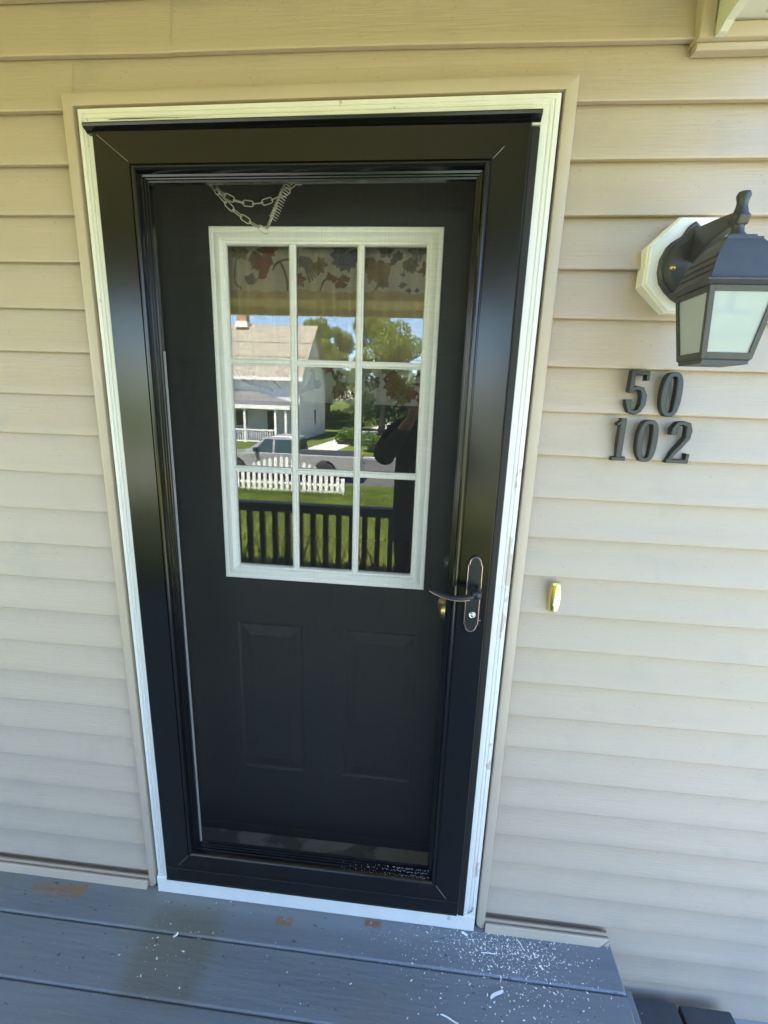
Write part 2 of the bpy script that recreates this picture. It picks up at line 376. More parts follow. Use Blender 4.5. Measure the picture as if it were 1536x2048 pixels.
# ================================================================== DECK
deck = tag(empty('porch_deck', (-.5, -1.2, 0)), 'grey painted porch deck boards with worn paint below the door', 'deck')
yb = [-.004, -.1365, -.288] + [-.288 - .1515 * k for k in range(1, 15)]
for k in range(len(yb) - 1):
    o = box('deck_board', -3.0, 1.447, yb[k + 1] + .0022, yb[k], -.032, 0.0 - .0006 * (k % 2), M_deck, deck, bev=.0062, seg=3)
    shade_auto(o, 50)
MB().box(-3.0, 1.43, -2.40, -.01, -.18, -.04).build('joist_rim', M_under, deck)
box('rim_board', 1.4475, 1.466, -2.40, -.115, -.20, -.012, M_deck, deck, bev=.003)
for x in (-2.9, -.8, 1.3): box('pier', x - .07, x + .07, -2.35, -2.21, -.4, -.181, M_under, deck)
step = tag(empty('porch_step', (1.66, -.9, -.2)), 'low dark painted plank step beside the grey deck', 'step')
for k, (a, b) in enumerate(((1.526, 1.664), (1.674, 1.822))):
    box('step_board', a, b, -1.9, -.016 - .004 * k, -.230, -.194, M_step, step, bev=.004)
for k in range(2): box('step_stringer', 1.53, 1.82, -1.6 + k * 1.1, -1.56 + k * 1.1, -.30, -.231, M_step, step)

# ================================================================== DOOR CASING (white)
casing = tag(empty('door_casing', (.54, 0, 0)), 'white painted wood casing and sill framing the black storm door', 'door frame')
CR = (.0385, 1.043, .012, 2.145)
cprof = [(0, .03), (0, -.017), (.002, -.0205), (.010, -.0212), (.0115, -.0190), (.0135, -.0190), (.015, -.0215), (.0190, -.0215), (.0205, -.0195), (.0225, -.0195),
         (.024, -.0225), (.035, -.0235), (.066, -.0235), (.068, -.020), (.070, .03)]
for s in ('left', 'top', 'right'): frame_side('casing_board', s, CR, cprof, M_white, casing, .006)
MB().prism([(.10, .001), (-.0255, .001), (-.028, .004), (-.028, .058), (-.025, .063), (.02, .066), (.10, .075)], 'x', .0405, 1.041).build('sill', M_white, casing)
# caulk lump where the right-hand casing foot is scribed to the sill
MB().prism([(1.014, .058), (1.041, .058), (1.041, .086), (1.036, .090), (1.031, .075), (1.023, .068)], 'y', -.0265, -.024).build('casing_foot', M_white, casing)
# jambs between storm door and entry door
box('jamb', .0705, .1105, -.0195, .1245, .064, 2.10, M_jamb, casing)
box('jamb', .977, 1.01, -.0195, .1245, .064, 2.10, M_jamb, casing)
box('jamb', .111, .9765, -.0195, .1245, 2.085, 2.12, M_jamb, casing)
box('jamb', .045, .0625, .1, .30, .02, 2.14, M_jamb, casing); box('jamb', 1.0195, 1.043, .1, .30, .02, 2.14, M_jamb, casing); box('jamb', .0627, 1.0193, .19, .30, 2.118, 2.14, M_jamb, casing)
MB().prism([(-.02, .067), (.09, .078), (.135, .094), (.30, .094), (.30, .02), (-.02, .02)], 'x', .111, .9765).build('threshold', M_sill, casing)

# ================================================================== STORM DOOR
storm = tag(empty('storm_door', (.53, -.03, .07)), 'black storm door with full insect screen and curved lever handle', 'storm door')
SR = (.0800, .9880, .076, 2.0905)
wl, wr, wt, wb = .0785, .0715, .0615, .102
def ins(d): return (wl + d, wr + d, wt + d, wb + d)
sprof = [((0, 0, 0, 0), -.004), ((0, 0, 0, 0), -.0375), ((.0025,) * 4, -.0400), (ins(0), -.0400), (ins(.0008), -.0362), (ins(.0026), -.0362), (ins(.0032), -.0410),
         (ins(.0058), -.0446), (ins(.0092), -.0452), (ins(.0126), -.0430), (ins(.0150), -.0385), (ins(.0155), -.0285), (ins(.0196), -.0278), (ins(.0200), -.0220), (ins(.0222), -.0215),
         (ins(.0226), -.0165), (ins(.0262), -.0160), (ins(.0268), -.004)]
for s, nm in (('left', 'hinge_stile'), ('top', 'top_rail'), ('right', 'latch_stile'), ('bottom', 'bottom_rail')):
    frame_side(nm, s, SR, sprof, M_black, storm, .002)
# mitre seams show as fine light scratches at the corners
def seam(p, q, nm='mitre_seam'):
    MB().tube([p, q], .0005, 5).build(nm, mat('seam_metal', (.25, .25, .22), .4, .5, metal=.5) if 'seam_metal' not in MATS else MATS['seam_metal'], storm)
seam((SR[0] + .012, -.0401, SR[3] - .010), (SR[0] + wl - .002, -.0401, SR[3] - wt + .002))
seam((SR[1] - wr + .002, -.0401, SR[3] - wt + .002), (SR[1] - wr + .022, -.0401, SR[3] - wt + .022))
seam((SR[1] - wr, -.0401, SR[2] + wb), (SR[1] - wr + .032, -.0401, SR[2] + wb - .045))
seam((SR[0] + wl, -.0401, SR[2] + wb), (SR[0] + wl - .032, -.0401, SR[2] + wb - .040))
# frame fixed to the casing: head with drip lip, latch-side bar, hinge-side bar
capp = [(-.0225, 2.0895), (-.034, 2.0895), (-.038, 2.0925), (-.047, 2.0965), (-.0480, 2.1010), (-.045, 2.1045), (-.0225, 2.1070)]
MB().loft([[(x, y, z + t) for y, z in capp] for x, t in ((.0660, -.0035), (1.0055, .0065))]).build('head_drip_cap', M_black, storm)
box('latch_side_bar', .9895, 1.0065, -.030, -.0215, .060, 2.0895, M_black2, storm, bev=.0015)
box('hinge_side_bar', .0765, .0793, -.0325, -.0215, .070, 2.0840, M_black2, storm, bev=.0015)
box('corner_clip', .9895, 1.0065, -.0325, -.0215, 2.0905, 2.0945, mat('clip_metal', (.6, .6, .55), .4), storm)
MB().prism([(-.0225, .0655), (-.036, .0655), (-.0375, .068), (-.0375, .0755), (-.0225, .0755)], 'x', .0785, .985).build('bottom_sweep', M_black2, storm)
MB().tube([(SR[0] + .004, -.0403, SR[2] + .047), (SR[1] - .003, -.0403, SR[2] + .047)], .0009, 6).build('sweep_joint', M_black2, storm)
# screen
sx0, sx1, sz0, sz1 = SR[0] + wl + .025, SR[1] - wr - .025, SR[2] + wb + .025, SR[3] - wt - .025
MB().add([(sx0, -.0125, sz0), (sx1, -.0125, sz0), (sx1, -.0125, sz1), (sx0, -.0125, sz1)], [(0, 1, 2, 3)]).build('insect_screen', M_screen, storm)
MB().box(sx0 + .0012, sx0 + .0052, -.011, -.007, sz0, sz0 + 1.45).build('screen_spline', mat('grey_spline', (.30, .31, .31), .6), storm)
# handle set
hx = .9515
def plate_outline(k=1.0, n=10):
    w2 = .0185 * k; zt, zb_ = 1.1035 + .099 - (.0185 - w2), 1.1035 - .099 + (.0185 - w2)
    top = [(hx - w2, zt - .022)] + [(hx - (w2 - .003) * math.cos(math.pi * t / n), zt - .018 + .018 * math.sin(math.pi * t / n)) for t in range(n + 1)] + [(hx + w2, zt - .022)]
    bot = [(hx + w2, zb_ + .020)] + [(hx + (w2 - .003) * math.cos(math.pi * t / n), zb_ + .017 - .017 * math.sin(math.pi * t / n)) for t in range(n + 1)] + [(hx - w2, zb_ + .020)]
    return top + bot
hp = MB().prism(plate_outline(1.0), 'y', -.0475, -.0402).build('handle_plate', M_bronze, storm, bev=.001)
po = [(x, -.0478, z) for x, z in plate_outline(.90)]
MB().tube(po, .0008, 5, closed=True).build('plate_edge_line', M_copper, hp)
lev = []; rad = []
for t in np.linspace(0, 1, 22):
    lev.append((.9555 - .112 * t, -.082 - .008 * math.sin(math.pi * t), 1.1195 - .0105 * math.sin(math.pi * t ** .85) + .004 * t))
    rad.append(.0085 * (1 - t) + .0042 * t if t < .9 else .0042 * (1 - (t - .9) * 7))
lv = MB().tube(lev, rad, 10).build('lever', M_bronze, storm, smooth=True)
MB().tube([(p[0], p[1] - r * .85, p[2] - r * .55) for p, r in list(zip(lev, rad))[3:]], .0011, 6).build('lever_edge', M_copper, lv, smooth=True)
hub = MB(); hub.loft([[(.9555 + r * math.cos(a), y, 1.1195 + r * math.sin(a)) for a in np.linspace(0, 2 * math.pi, 20, endpoint=False)] for r, y in ((.013, -.0474), (.013, -.053), (.0095, -.058), (.0095, -.072), (.0118, -.076), (.0115, -.088), (.0075, -.0915))])
hub.build('lever_hub', M_bronze, storm, smooth=True)
lk = MB(); lk.loft([[(.9530 + r * math.cos(a), y, 1.052 + r * math.sin(a)) for a in np.linspace(0, 2 * math.pi, 20, endpoint=False)] for r, y in ((.0085, -.0474), (.0085, -.0505), (.0068, -.0518), (.0062, -.0505), (.0045, -.0505), (.004, -.0525), (.001, -.0528))])
lo_ = lk.build('lock_cylinder', M_chrome, storm, smooth=True)
box('keyway', .9524, .9536, -.0534, -.0526, 1.0495, 1.0545, M_black2, lo_)
MB().lathe([(.0016, 0), (.0016, .0012), (.0005, .0016)], 0, 0, 8)
sc_ = MB().loft([[(.9735 + r * math.cos(a), y, 1.034 + r * math.sin(a)) for a in np.linspace(0, 2 * math.pi, 8, endpoint=False)] for r, y in ((.0017, -.0398), (.0017, -.0412), (.0008, -.0416))])
sc_.build('set_screw', M_chrome, storm)

# ================================================================== ENTRY DOOR
entry = tag(empty('entry_door', (.54, .15, .1)), 'black panelled entry door with nine-pane white window behind the screen', 'door')
DY = .135
WX0, WX1, WZ0, WZ1 = .2485, .8330, 1.0340, 1.9640          # outer edge of the window frame
PX = ((.272, .478), (.603, .824)); PZ = (.360, .888)
xs = [.0640, PX[0][0], WX0 + .02, PX[0][1], PX[1][0], WX1 - .02, PX[1][1], 1.018]
xs = sorted(xs); zs = [.098, PZ[0], PZ[1], WZ0 + .02, WZ1 - .02, 2.115]
mb = MB()
for i in range(len(xs) - 1):
    for j in range(len(zs) - 1):
        cx = (xs[i] + xs[i + 1]) / 2; cz = (zs[j] + zs[j + 1]) / 2
        if WX0 + .02 < cx < WX1 - .02 and WZ0 + .02 < cz < WZ1 - .02: continue
        if PZ[0] < cz < PZ[1] and any(a < cx < b for a, b in PX): continue
        mb.add([(xs[i], DY, zs[j]), (xs[i + 1], DY, zs[j]), (xs[i + 1], DY, zs[j + 1]), (xs[i], DY, zs[j + 1])], [(0, 1, 2, 3)])
        if not (WZ0 + .02 < cz < WZ1 - .02) : mb.add([(xs[i], DY + .045, zs[j]), (xs[i + 1], DY + .045, zs[j]), (xs[i + 1], DY + .045, zs[j + 1]), (xs[i], DY + .045, zs[j + 1])], [(3, 2, 1, 0)])
        else: mb.add([(xs[i], DY + .045, zs[j]), (xs[i + 1], DY + .045, zs[j]), (xs[i + 1], DY + .045, zs[j + 1]), (xs[i], DY + .045, zs[j + 1])], [(3, 2, 1, 0)])
mb.build('slab', M_door, entry)
for a, b in PX:
    pr = [(0, DY + .02), (0, DY), (.003, DY + .0008), (.007, DY + .0050), (.011, DY + .0054), (.040, DY + .0014), (.042, DY + .0010), (.050, DY + .0010), (.05, DY + .02)]
    pn = MB()
    rect = (a, b, PZ[0], PZ[1])
    rings = [[(a + d, y, PZ[0] + d), (b - d, y, PZ[0] + d), (b - d, y, PZ[1] - d), (a + d, y, PZ[1] - d)] for d, y in pr[1:-1]]
    pn.loft(rings, True, False); k = len(pn.v); pn.f.append((k - 4, k - 3, k - 2, k - 1))
    pn.build('raised_panel', M_door, entry)
box('door_sweep', .112, .975, .1285, .1348, .097, .125, M_black2, entry)
# glazing frame, mitred, with muntins and nine panes
WR = (WX0, WX1, WZ0, WZ1)
fp = [(0, .136), (0, .1275), (.002, .1255), (.007, .1250), (.012, .1265), (.018, .1240), (.027, .1235), (.0315, .1265), (.0330, .1300), (.0375, .1310), (.040, .1370), (.040, .150), (.02, .150)]
for s in ('left', 'top', 'right', 'bottom'): frame_side('window_frame', s, WR, fp, M_lite, entry)
ix0, ix1, iz0, iz1 = WX0 + .0385, WX1 - .0385, WZ0 + .0385, WZ1 - .0385
MXc = [.4590, .6320]; MZc = [1.3575, 1.6450]; mw = .0085
mprof = [(-mw, .150), (-mw, .1345), (-mw * .55, .1330), (-mw * .45, .1290), (mw * .45, .1290), (mw * .55, .1330), (mw, .1345), (mw, .150)]
for x in MXc: shade_auto(MB().loft([[(x + d, y, z) for d, y in mprof] for z in (iz0, iz1)]).build('muntin', M_lite, entry), 30)
segs = [(ix0, MXc[0] - mw), (MXc[0] + mw, MXc[1] - mw), (MXc[1] + mw, ix1)]
for z in MZc:
    for a, b in segs: shade_auto(MB().loft([[(x, y, z + d) for d, y in mprof] for x in (a, b)]).build('muntin', M_lite, entry), 30)
zsegs = [(iz0, MZc[0]), (MZc[0], MZc[1]), (MZc[1], iz1)]
GY = .1415
for a, b in ((ix0 - .002, MXc[0]), (MXc[0], MXc[1]), (MXc[1], ix1 + .002)):
    for c, d in zsegs:
        MB().add([(a, GY, c), (b, GY, c), (b, GY, d), (a, GY, d)], [(0, 1, 2, 3)]).build('pane', M_glass, entry)
# knob and deadbolt, brass
def turned(name, x, z, prof, m, n=20):
    return MB().loft([[(x + r * math.cos(a), y, z + r * math.sin(a)) for a in np.linspace(0, 2 * math.pi, n, endpoint=False)] for r, y in prof]).build(name, m, entry, smooth=True)
turned('knob', .905, .992, [(.030, DY - .001), (.030, DY - .006), (.012, DY - .012), (.011, DY - .03), (.022, DY - .036), (.027, DY - .046), (.026, DY - .058), (.018, DY - .066), (.004, DY - .068)], M_brass)
turned('deadbolt', .908, 1.118, [(.028, DY - .001), (.026, DY - .012), (.018, DY - .016), (.016, DY - .02), (.003, DY - .021)], M_bronze)

# ================================================================== CURTAIN behind the glass
def curtain():
    nx, nz = 300, 230
    X = np.linspace(.262, .830, nx); Z = np.linspace(1.545, 1.955, nz)
    gx, gz_ = np.meshgrid(X, Z)
    # what the weave shows at each place: positions given in photo pixels, turned into metres on the cloth
    def P(px, py): p = at_y(px, py, .165); return p.x, p.z
    cream = np.array((.86, .82, .70)); beige = np.array((.70, .56, .28))
    col = np.empty((nz, nx, 3)); col[:] = beige
    zt1 = 1.8275 + .003 * np.sin(gx * 30); zb1 = 1.6415 + .002 * np.sin(gx * 25)
    col[(gz_ > zt1)] = cream; col[gz_ < zb1] = cream
    prng = np.random.default_rng(3)
    def blend(mask, c):
        mask = np.clip(mask, 0, 1)[..., None]; col[:] = col * (1 - mask) + np.array(c) * mask
    def ok(): return (gz_ > zt1) | (gz_ < zb1)
    def petal(x, z, ang, ln, wd, c):
        u = (gx - x) * math.cos(ang) + (gz_ - z) * math.sin(ang); v_ = -(gx - x) * math.sin(ang) + (gz_ - z) * math.cos(ang)
        t = np.clip(u / ln, 0, 1); wloc = wd * np.sin(np.pi * np.clip(t, .02, 1) ** .8)
        m = ((u > 0) & (u < ln) & (np.abs(v_) < wloc)) & ok()
        sh = .78 + .35 * (np.sin(v_ / wd * 9 + ang) * .5 + .5)
        edge = np.where(np.abs(v_) > wloc * .72, .5, 1.0) * np.where(np.abs(v_) < wloc * .10, .7, 1.0)
        blend(m * .95, c); col[m] *= (np.clip(sh, .6, 1.2) * edge)[m][:, None]
    def flower(px, py, r, c, n=9, spread=2 * math.pi, a0=0., c2=None):
        x, z = P(px, py); s = r * .00129
        for ring, k in ((1.0, n), (.62, n - 2)):
            for i in range(k):
                a = a0 + spread * (i + prng.uniform(-.2, .2)) / k
                cc = np.array(c) * prng.uniform(.75, 1.25)
                petal(x, z, a, s * ring * prng.uniform(.8, 1.1), s * .30 * ring, cc)
        if c2 is not None:
            m = ((gx - x) ** 2 + (gz_ - z) ** 2 < (s * .22) ** 2) & ok(); blend(m * 1.0, c2)
    def stem(pts, wd, c):
        pts = [np.array(P(*p)) for p in pts]
        t = np.linspace(0, 1, 60)
        n = len(pts) - 1
        for tt in t:
            q = np.zeros(2)
            for i, p in enumerate(pts): q += math.comb(n, i) * (1 - tt) ** (n - i) * tt ** i * p
            m = ((gx - q[0]) ** 2 + (gz_ - q[1]) ** 2 < (wd * .00129) ** 2) & ok(); blend(m * .85, c)
    RED = (.27, .02, .015); RED2 = (.34, .045, .04); BLUE = (.05, .09, .22); SLATE = (.16, .17, .24); ORA = (.38, .17, .05); OL = (.16, .13, .04); GRN = (.12, .14, .06)
    # upper band
    stem([(470, 520), (455, 560), (480, 575)], 2.5, (.30, .24, .22)); stem([(560, 525), (575, 560), (570, 595)], 2.5, OL)
    stem([(585, 520), (560, 505), (545, 540)], 2, OL); stem([(640, 580), (650, 540), (680, 560)], 2, OL); stem([(745, 590), (770, 540), (795, 510)], 2.5, (.25, .2, .15))
    flower(523, 512, 32, RED, 8, 2.6, 3.4); flower(535, 497, 24, RED2, 8)
    for i in range(6): stem([(520 + i * 3, 520), (520 + i * 2, 545), (518 + i * 2, 556 - i)], 2.2, RED)
    flower(499, 566, 22, SLATE, 6, 2.4, .3); flower(475, 500, 22, (.38, .36, .22), 7)
    flower(610, 515, 22, SLATE, 7, 2.0, 3.9)
    for i in range(6): stem([(604 + i * 2, 515), (612 + i * 4, 540), (618 + i * 5, 562 - i * 5)], 2.0, (.20, .19, .22))
    flower(690, 508, 34, BLUE, 9, 4.2, 2.6); flower(678, 495, 20, (.11, .15, .2), 7)
    flower(637, 530, 18, (.34, .15, .08), 7); flower(660, 558, 15, RED, 5, 3, 0); flower(690, 562, 14, RED, 4, 2.5, .8); flower(678, 575, 18, RED2, 5, 2.2, .5)
    flower(598, 560, 18, (.42, .12, .08), 6); flower(752, 525, 30, ORA, 10, 3.4, 2.9)
    for i in range(8): stem([(738 + i * 6, 525), (735 + i * 6, 545), (737 + i * 5, 562 - (i % 3) * 4)], 2.6, (.40, .20 + .02 * (i % 3), .08))
    flower(768, 560, 16, (.36, .2, .14), 5, 2.4, 3.6); flower(796, 522, 18, (.13, .17, .24), 5, 3.0, 1.0); flower(815, 520, 24, (.24, .2, .17), 6, 2.4, 4.4)
    for i in range(7): flower(800 + prng.uniform(0, 52), 520 + prng.uniform(0, 60), 7, (.16, .14, .12), 4)
    flower(852, 538, 16, RED, 6); flower(772, 498, 20, (.30, .26, .20), 6); flower(835, 500, 20, (.5, .48, .4), 6)
    # lower band
    stem([(470, 740), (490, 780), (520, 765), (545, 780)], 3, (.32, .22, .17)); stem([(500, 760), (530, 740), (560, 775)], 2.5, (.3, .22, .15)); stem([(560, 740), (585, 765), (600, 790)], 2.5, OL)
    flower(490, 745, 18, (.45, .30, .26), 7); flower(562, 745, 15, (.42, .22, .18), 6)
    stem([(624, 740), (628, 770), (600, 785)], 4.2, (.22, .17, .08)); flower(628, 776, 22, (.10, .16, .32), 8, 2.6, .6)
    stem([(665, 745), (670, 775), (712, 770)], 4.5, OL); flower(678, 750, 12, OL, 5); stem([(712, 770), (725, 765), (722, 745)], 3, OL)
    flower(683, 792, 30, RED, 10, 3.3, .0); flower(676, 788, 18, RED2, 8)
    flower(744, 765, 19, BLUE, 10, c2=(.45, .2, .12)); flower(790, 770, 30, RED, 11); flower(812, 786, 26, RED2, 10); flower(782, 756, 20, RED2, 8); flower(800, 800, 18, (.4, .25, .1), 6)
    flower(735, 800, 22, (.3, .33, .22), 7); stem([(812, 775), (830, 750), (846, 745)], 3, (.28, .22, .08)); stem([(820, 770), (835, 765), (850, 775)], 3, GRN); flower(845, 800, 16, GRN, 6)
    flower(655, 735, 14, RED2, 6); flower(770, 735, 14, (.35, .3, .2), 6)
    col *= prng.uniform(.94, 1.06, (nz, nx, 1))
    dep = .009 * np.sin(gx * 118 + 1.5 * np.sin(gx * 21)) * (.5 + .5 * np.clip((gz_ - 1.55) / .3, 0, 1)) + .004 * np.sin(gx * 52 + gz_ * 6) + .0025 * np.sin(gx * 260 + gz_ * 20) * np.clip((gz_ - 1.82) / .1, 0, 1)
    zz = gz_ + np.where(gz_ < 1.5555, .006 * np.sin(gx * 14 + 1) + .004, 0) * 0
    V = np.stack([gx, .172 + dep, zz], -1).reshape(-1, 3)
    idx = np.arange(nz * nx).reshape(nz, nx)
    F = np.stack([idx[:-1, :-1], idx[:-1, 1:], idx[1:, 1:], idx[1:, :-1]], -1).reshape(-1, 4)
    m = bpy.data.materials.new('printed_cotton'); m.use_nodes = True; n = m.node_tree.nodes; l = m.node_tree.links; b = n['Principled BSDF']
    at = n.new('ShaderNodeAttribute'); at.attribute_name = 'print'; l.new(at.outputs['Color'], b.inputs['Base Color']); b.inputs['Roughness'].default_value = .85; b.inputs['Specular IOR Level'].default_value = .15
    tl = n.new('ShaderNodeBsdfTranslucent'); l.new(at.outputs['Color'], tl.inputs[0]); mxs = n.new('ShaderNodeMixShader'); mxs.inputs[0].default_value = .08
    l.new(b.outputs[0], mxs.inputs[1]); l.new(tl.outputs[0], mxs.inputs[2]); l.new(mxs.outputs[0], n['Material Output'].inputs[0])
    o = fast('valance_curtain', V, F, m, smooth=True)
    ca = o.data.color_attributes.new('print', 'FLOAT_COLOR', 'POINT')
    rgba = np.ones((nz * nx, 4), np.float32); rgba[:, :3] = np.clip(col.reshape(-1, 3), 0, .9); ca.data.foreach_set('color', rgba.ravel())
    return o
tag(curtain(), 'floral printed beige valance curtain hanging inside the door window', 'curtain')

# ================================================================== CHAIN AND SPRING behind the screen
chain = tag(empty('storm_chain', (.4, .03, 2.0)), 'zinc link chain with coil spring hanging at the door top', 'chain')
def stadium(L, W, r):
    pts = []
    h = L / 2 - W / 2
    for k in range(7): a = math.pi * k / 6 - math.pi / 2; pts.append((h + W / 2 * math.cos(a), W / 2 * math.sin(a), 0))
    for k in range(7): a = math.pi * k / 6 + math.pi / 2; pts.append((-h + W / 2 * math.cos(a), W / 2 * math.sin(a), 0))
    return MB().tube(pts, r, 6, closed=True)
lm = stadium(.0255, .0110, .00115)
link0 = bpy.data.meshes.new('link'); link0.from_pydata(lm.v, [], lm.f); link0.update(); link0.materials.append(M_zinc)
for p in link0.polygons: p.use_smooth = True
def hang(pxs, y, step=.0225):
    P = [np.array(at_y(a, b, y)) for a, b in pxs]; pts = []
    n = len(P) - 1
    for t in np.linspace(0, 1, 200): pts.append(sum(math.comb(n, i) * (1 - t) ** (n - i) * t ** i * P[i] for i in range(n + 1)))
    pts = np.array(pts); s = np.r_[0, np.cumsum(np.linalg.norm(np.diff(pts, axis=0), axis=1))]
    k = 0; d = .012
    while d < s[-1] - .004:
        p = np.array([np.interp(d, s, pts[:, i]) for i in range(3)]); q = np.array([np.interp(min(d + .004, s[-1]), s, pts[:, i]) for i in range(3)]) - np.array([np.interp(d - .004, s, pts[:, i]) for i in range(3)])
        o = link(bpy.data.objects.new('link', link0), chain)
        rot = Vector(q).to_track_quat('X', 'Z') @ Euler((R(25 if k % 2 else 105), 0, 0)).to_quaternion()
        o.matrix_parent_inverse = Matrix.Translation(chain.location).inverted()
        o.matrix_basis = Matrix.Translation(Vector(p)) @ rot.to_matrix().to_4x4()
        k += 1; d += step
hang([(418, 362), (455, 405), (510, 430), (560, 400), (612, 352)], .035)
hang([(426, 368), (450, 415), (490, 440), (533, 463)], .028)
a = at_y(531, 460, .03); b = at_y(578, 350, .03); ax = (b - a)
MB().tube([a, a + ax * .98], .0013, 6).build('spring_rod', M_zinc, chain, smooth=True)
MB().tube([a + Vector((.004, 0, 0)), a + ax * .45 + Vector((.004, 0, 0))], .0013, 6).build('spring_rod', M_zinc, chain, smooth=True)
t = ax.normalized(); u = t.orthogonal().normalized(); w_ = t.cross(u)
hel = [a + ax * (.22 + .76 * s) + (u * math.cos(s * 2 * math.pi * 16) + w_ * math.sin(s * 2 * math.pi * 16)) * .0085 + Vector((.004, .004, 0)) for s in np.linspace(0, 1, 16 * 14)]
MB().tube(hel, .0011, 5).build('coil_spring', M_zinc, chain, smooth=True)
e = at_y(422, 366, .03)
MB().box(e.x - .012, e.x + .004, .02, .13, e.z + .004, e.z + .009).build('chain_bracket', M_black2, chain)

# ================================================================== LANTERN on its mounting block
blk = tag(empty('mounting_block', (1.333, 0, 1.843)), 'cream octagonal mounting block behind the black wall lantern', 'mounting block')
bx, bz = 1.335, 1.845; s8 = math.tan(math.pi / 8)
def octa(r, y): return [(bx + sx * a, y, bz + sz * b) for sx, sz, a, b in ((1, 1, r, r * s8), (1, 1, r * s8, r), (-1, 1, r * s8, r), (-1, 1, r, r * s8), (-1, -1, r, r * s8), (-1, -1, r * s8, r), (1, -1, r * s8, r), (1, -1, r, r * s8))]
shade_auto(MB().loft([octa(.0890, .012), octa(.0890, -.020), octa(.0868, -.0215), octa(.0868, -.0275), octa(.0848, -.0300), octa(.0820, -.0305), octa(.0808, -.0295), octa(.002, -.0295)]).build('block', M_block, blk), 25)
lan = tag(empty('wall_lantern', (1.326, -.178, 1.65)), 'black four-sided coach lantern with frosted glass beside the door', 'lantern')
LX, LY = 1.326, -.178
def shield(k, y, dz=0):
    half = [(0, .074), (.010, .066), (.020, .048), (.038, .037), (.046, .028), (.055, .006), (.056, -.018), (.049, -.040), (.036, -.056), (.022, -.068), (0, -.080)]
    pts = [(LX - .003 + x * k, z * k) for x, z in half] + [(LX - .003 - x * k, z * k) for x, z in half[-2:0:-1]]
    return [(x, y, 1.848 + z + dz) for x, z in pts]
shade_auto(MB().loft([shield(1.0, -.0295), shield(1.0, -.038), shield(.94, -.042), shield(.88, -.042), shield(.80, -.052), shield(.72, -.055), shield(.05, -.056)]).build('back_plate', M_lamp, lan), 30)
sc2 = MB().loft([[(LX - .042 + r * math.cos(a), y, 1.832 + r * math.sin(a)) for a in np.linspace(0, 2 * math.pi, 12, endpoint=False)] for r, y in ((.003, -.05), (.0055, -.056), (.0055, -.061), (.002, -.064))])
sc2.build('acorn_nut', M_brass, lan, smooth=True)
# arm: a flat scroll from plate to finial
arm = [(-.05, 1.905), (-.05, 1.840), (-.075, 1.848), (-.10, 1.858), (-.13, 1.866), (-.160, 1.868), (-.190, 1.866), (-.195, 1.880), (-.17, 1.890), (-.12, 1.897)]
MB().prism(arm, 'x', LX - .010, LX + .010).build('arm', M_lamp, lan, bev=.003)
MB().lathe([(.016, 1.846), (.016, 1.851), (.011, 1.856), (.0095, 1.864), (.0125, 1.874), (.0155, 1.878), (.0155, 1.881), (.0115, 1.886), (.0085, 1.897), (.0085, 1.903), (.0110, 1.912), (.0090, 1.9175), (.003, 1.919)], LX, LY, 18).build('finial', M_lamp, lan, smooth=True)
def sq(h, z): return [(LX - h, LY - h, z), (LX + h, LY - h, z), (LX + h, LY + h, z), (LX - h, LY + h, z)]
shade_auto(MB().loft([sq(.056, 1.762), sq(.060, 1.763), sq(.0655, 1.7685), sq(.0655, 1.771), sq(.0595, 1.7745), sq(.0570, 1.780), sq(.0545, 1.788), sq(.050, 1.803), sq(.044, 1.818), sq(.035, 1.832), sq(.029, 1.839), sq(.0285, 1.843), sq(.022, 1.8445), sq(.0215, 1.848), sq(.002, 1.849)]).build('lantern_roof', M_lamp, lan), 22)
for k, hgt in enumerate((1.787, 1.798, 1.810)):                                   # roof ribs on the flanks
    hh = (.0553, .0519, .0475)[k]
    for sx in (-1, 1): MB().box(LX + sx * hh - .0012, LX + sx * hh + .0012, LY - hh + .004, LY + hh - .004, hgt - .0011, hgt + .0011).build('roof_rib', M_lamp, lan)
ZT, ZB, HT, HB = 1.7635, 1.648, .0560, .0415
def hw(z): return HB + (HT - HB) * (z - ZB) / (ZT - ZB)
for sx in (-1, 1):
    for sy in (-1, 1):
        rings = []
        for z in (ZB, ZT):
            h = hw(z); q = .0085
            rings.append([(LX + sx * h, LY + sy * h, z), (LX + sx * (h - q), LY + sy * h, z), (LX + sx * (h - q), LY + sy * (h - .003), z), (LX + sx * (h - .003), LY + sy * (h - .003), z), (LX + sx * (h - .003), LY + sy * (h - q), z), (LX + sx * h, LY + sy * (h - q), z)])
        MB().loft(rings).build('corner_bar', M_lamp, lan)
def band(z0, z1, nm):
    for k in range(4):
        c, s_ = [(1, 0), (0, 1), (-1, 0), (0, -1)][k]
        rings = []
        for z in (z0, z1):
            h = hw(z) + .0004; e = hw(z) - .0086
            pts = [(-e, -h), (e, -h), (e, -h + .0035), (-e, -h + .0035)]
            rings.append([(LX + x * c - y * s_, LY + x * s_ + y * c, z) for x, y in pts])
        MB().loft(rings).build(nm, M_lamp, lan)
band(ZB, ZB + .0105, 'bottom_rail'); band(ZT - .010, ZT, 'top_rail')
for k in range(4):
    c, s_ = [(1, 0), (0, 1), (-1, 0), (0, -1)][k]; v = []
    for z in (ZB + .004, ZT - .004):
        h = hw(z) - .0030; e = hw(z) - .006
        for x in ((-e, e) if z < 1.7 else (e, -e)): v.append((LX + x * c + h * s_, LY + x * s_ - h * c, z))
    MB().add(v, [(0, 1, 2, 3)]).build('pane', M_frost, lan)
shade_auto(MB().loft([sq(.0385, 1.640), sq(.0385, 1.6455), sq(.0405, 1.6478), sq(.0405, 1.6485)]).build('base_plate', M_lamp, lan), 25)

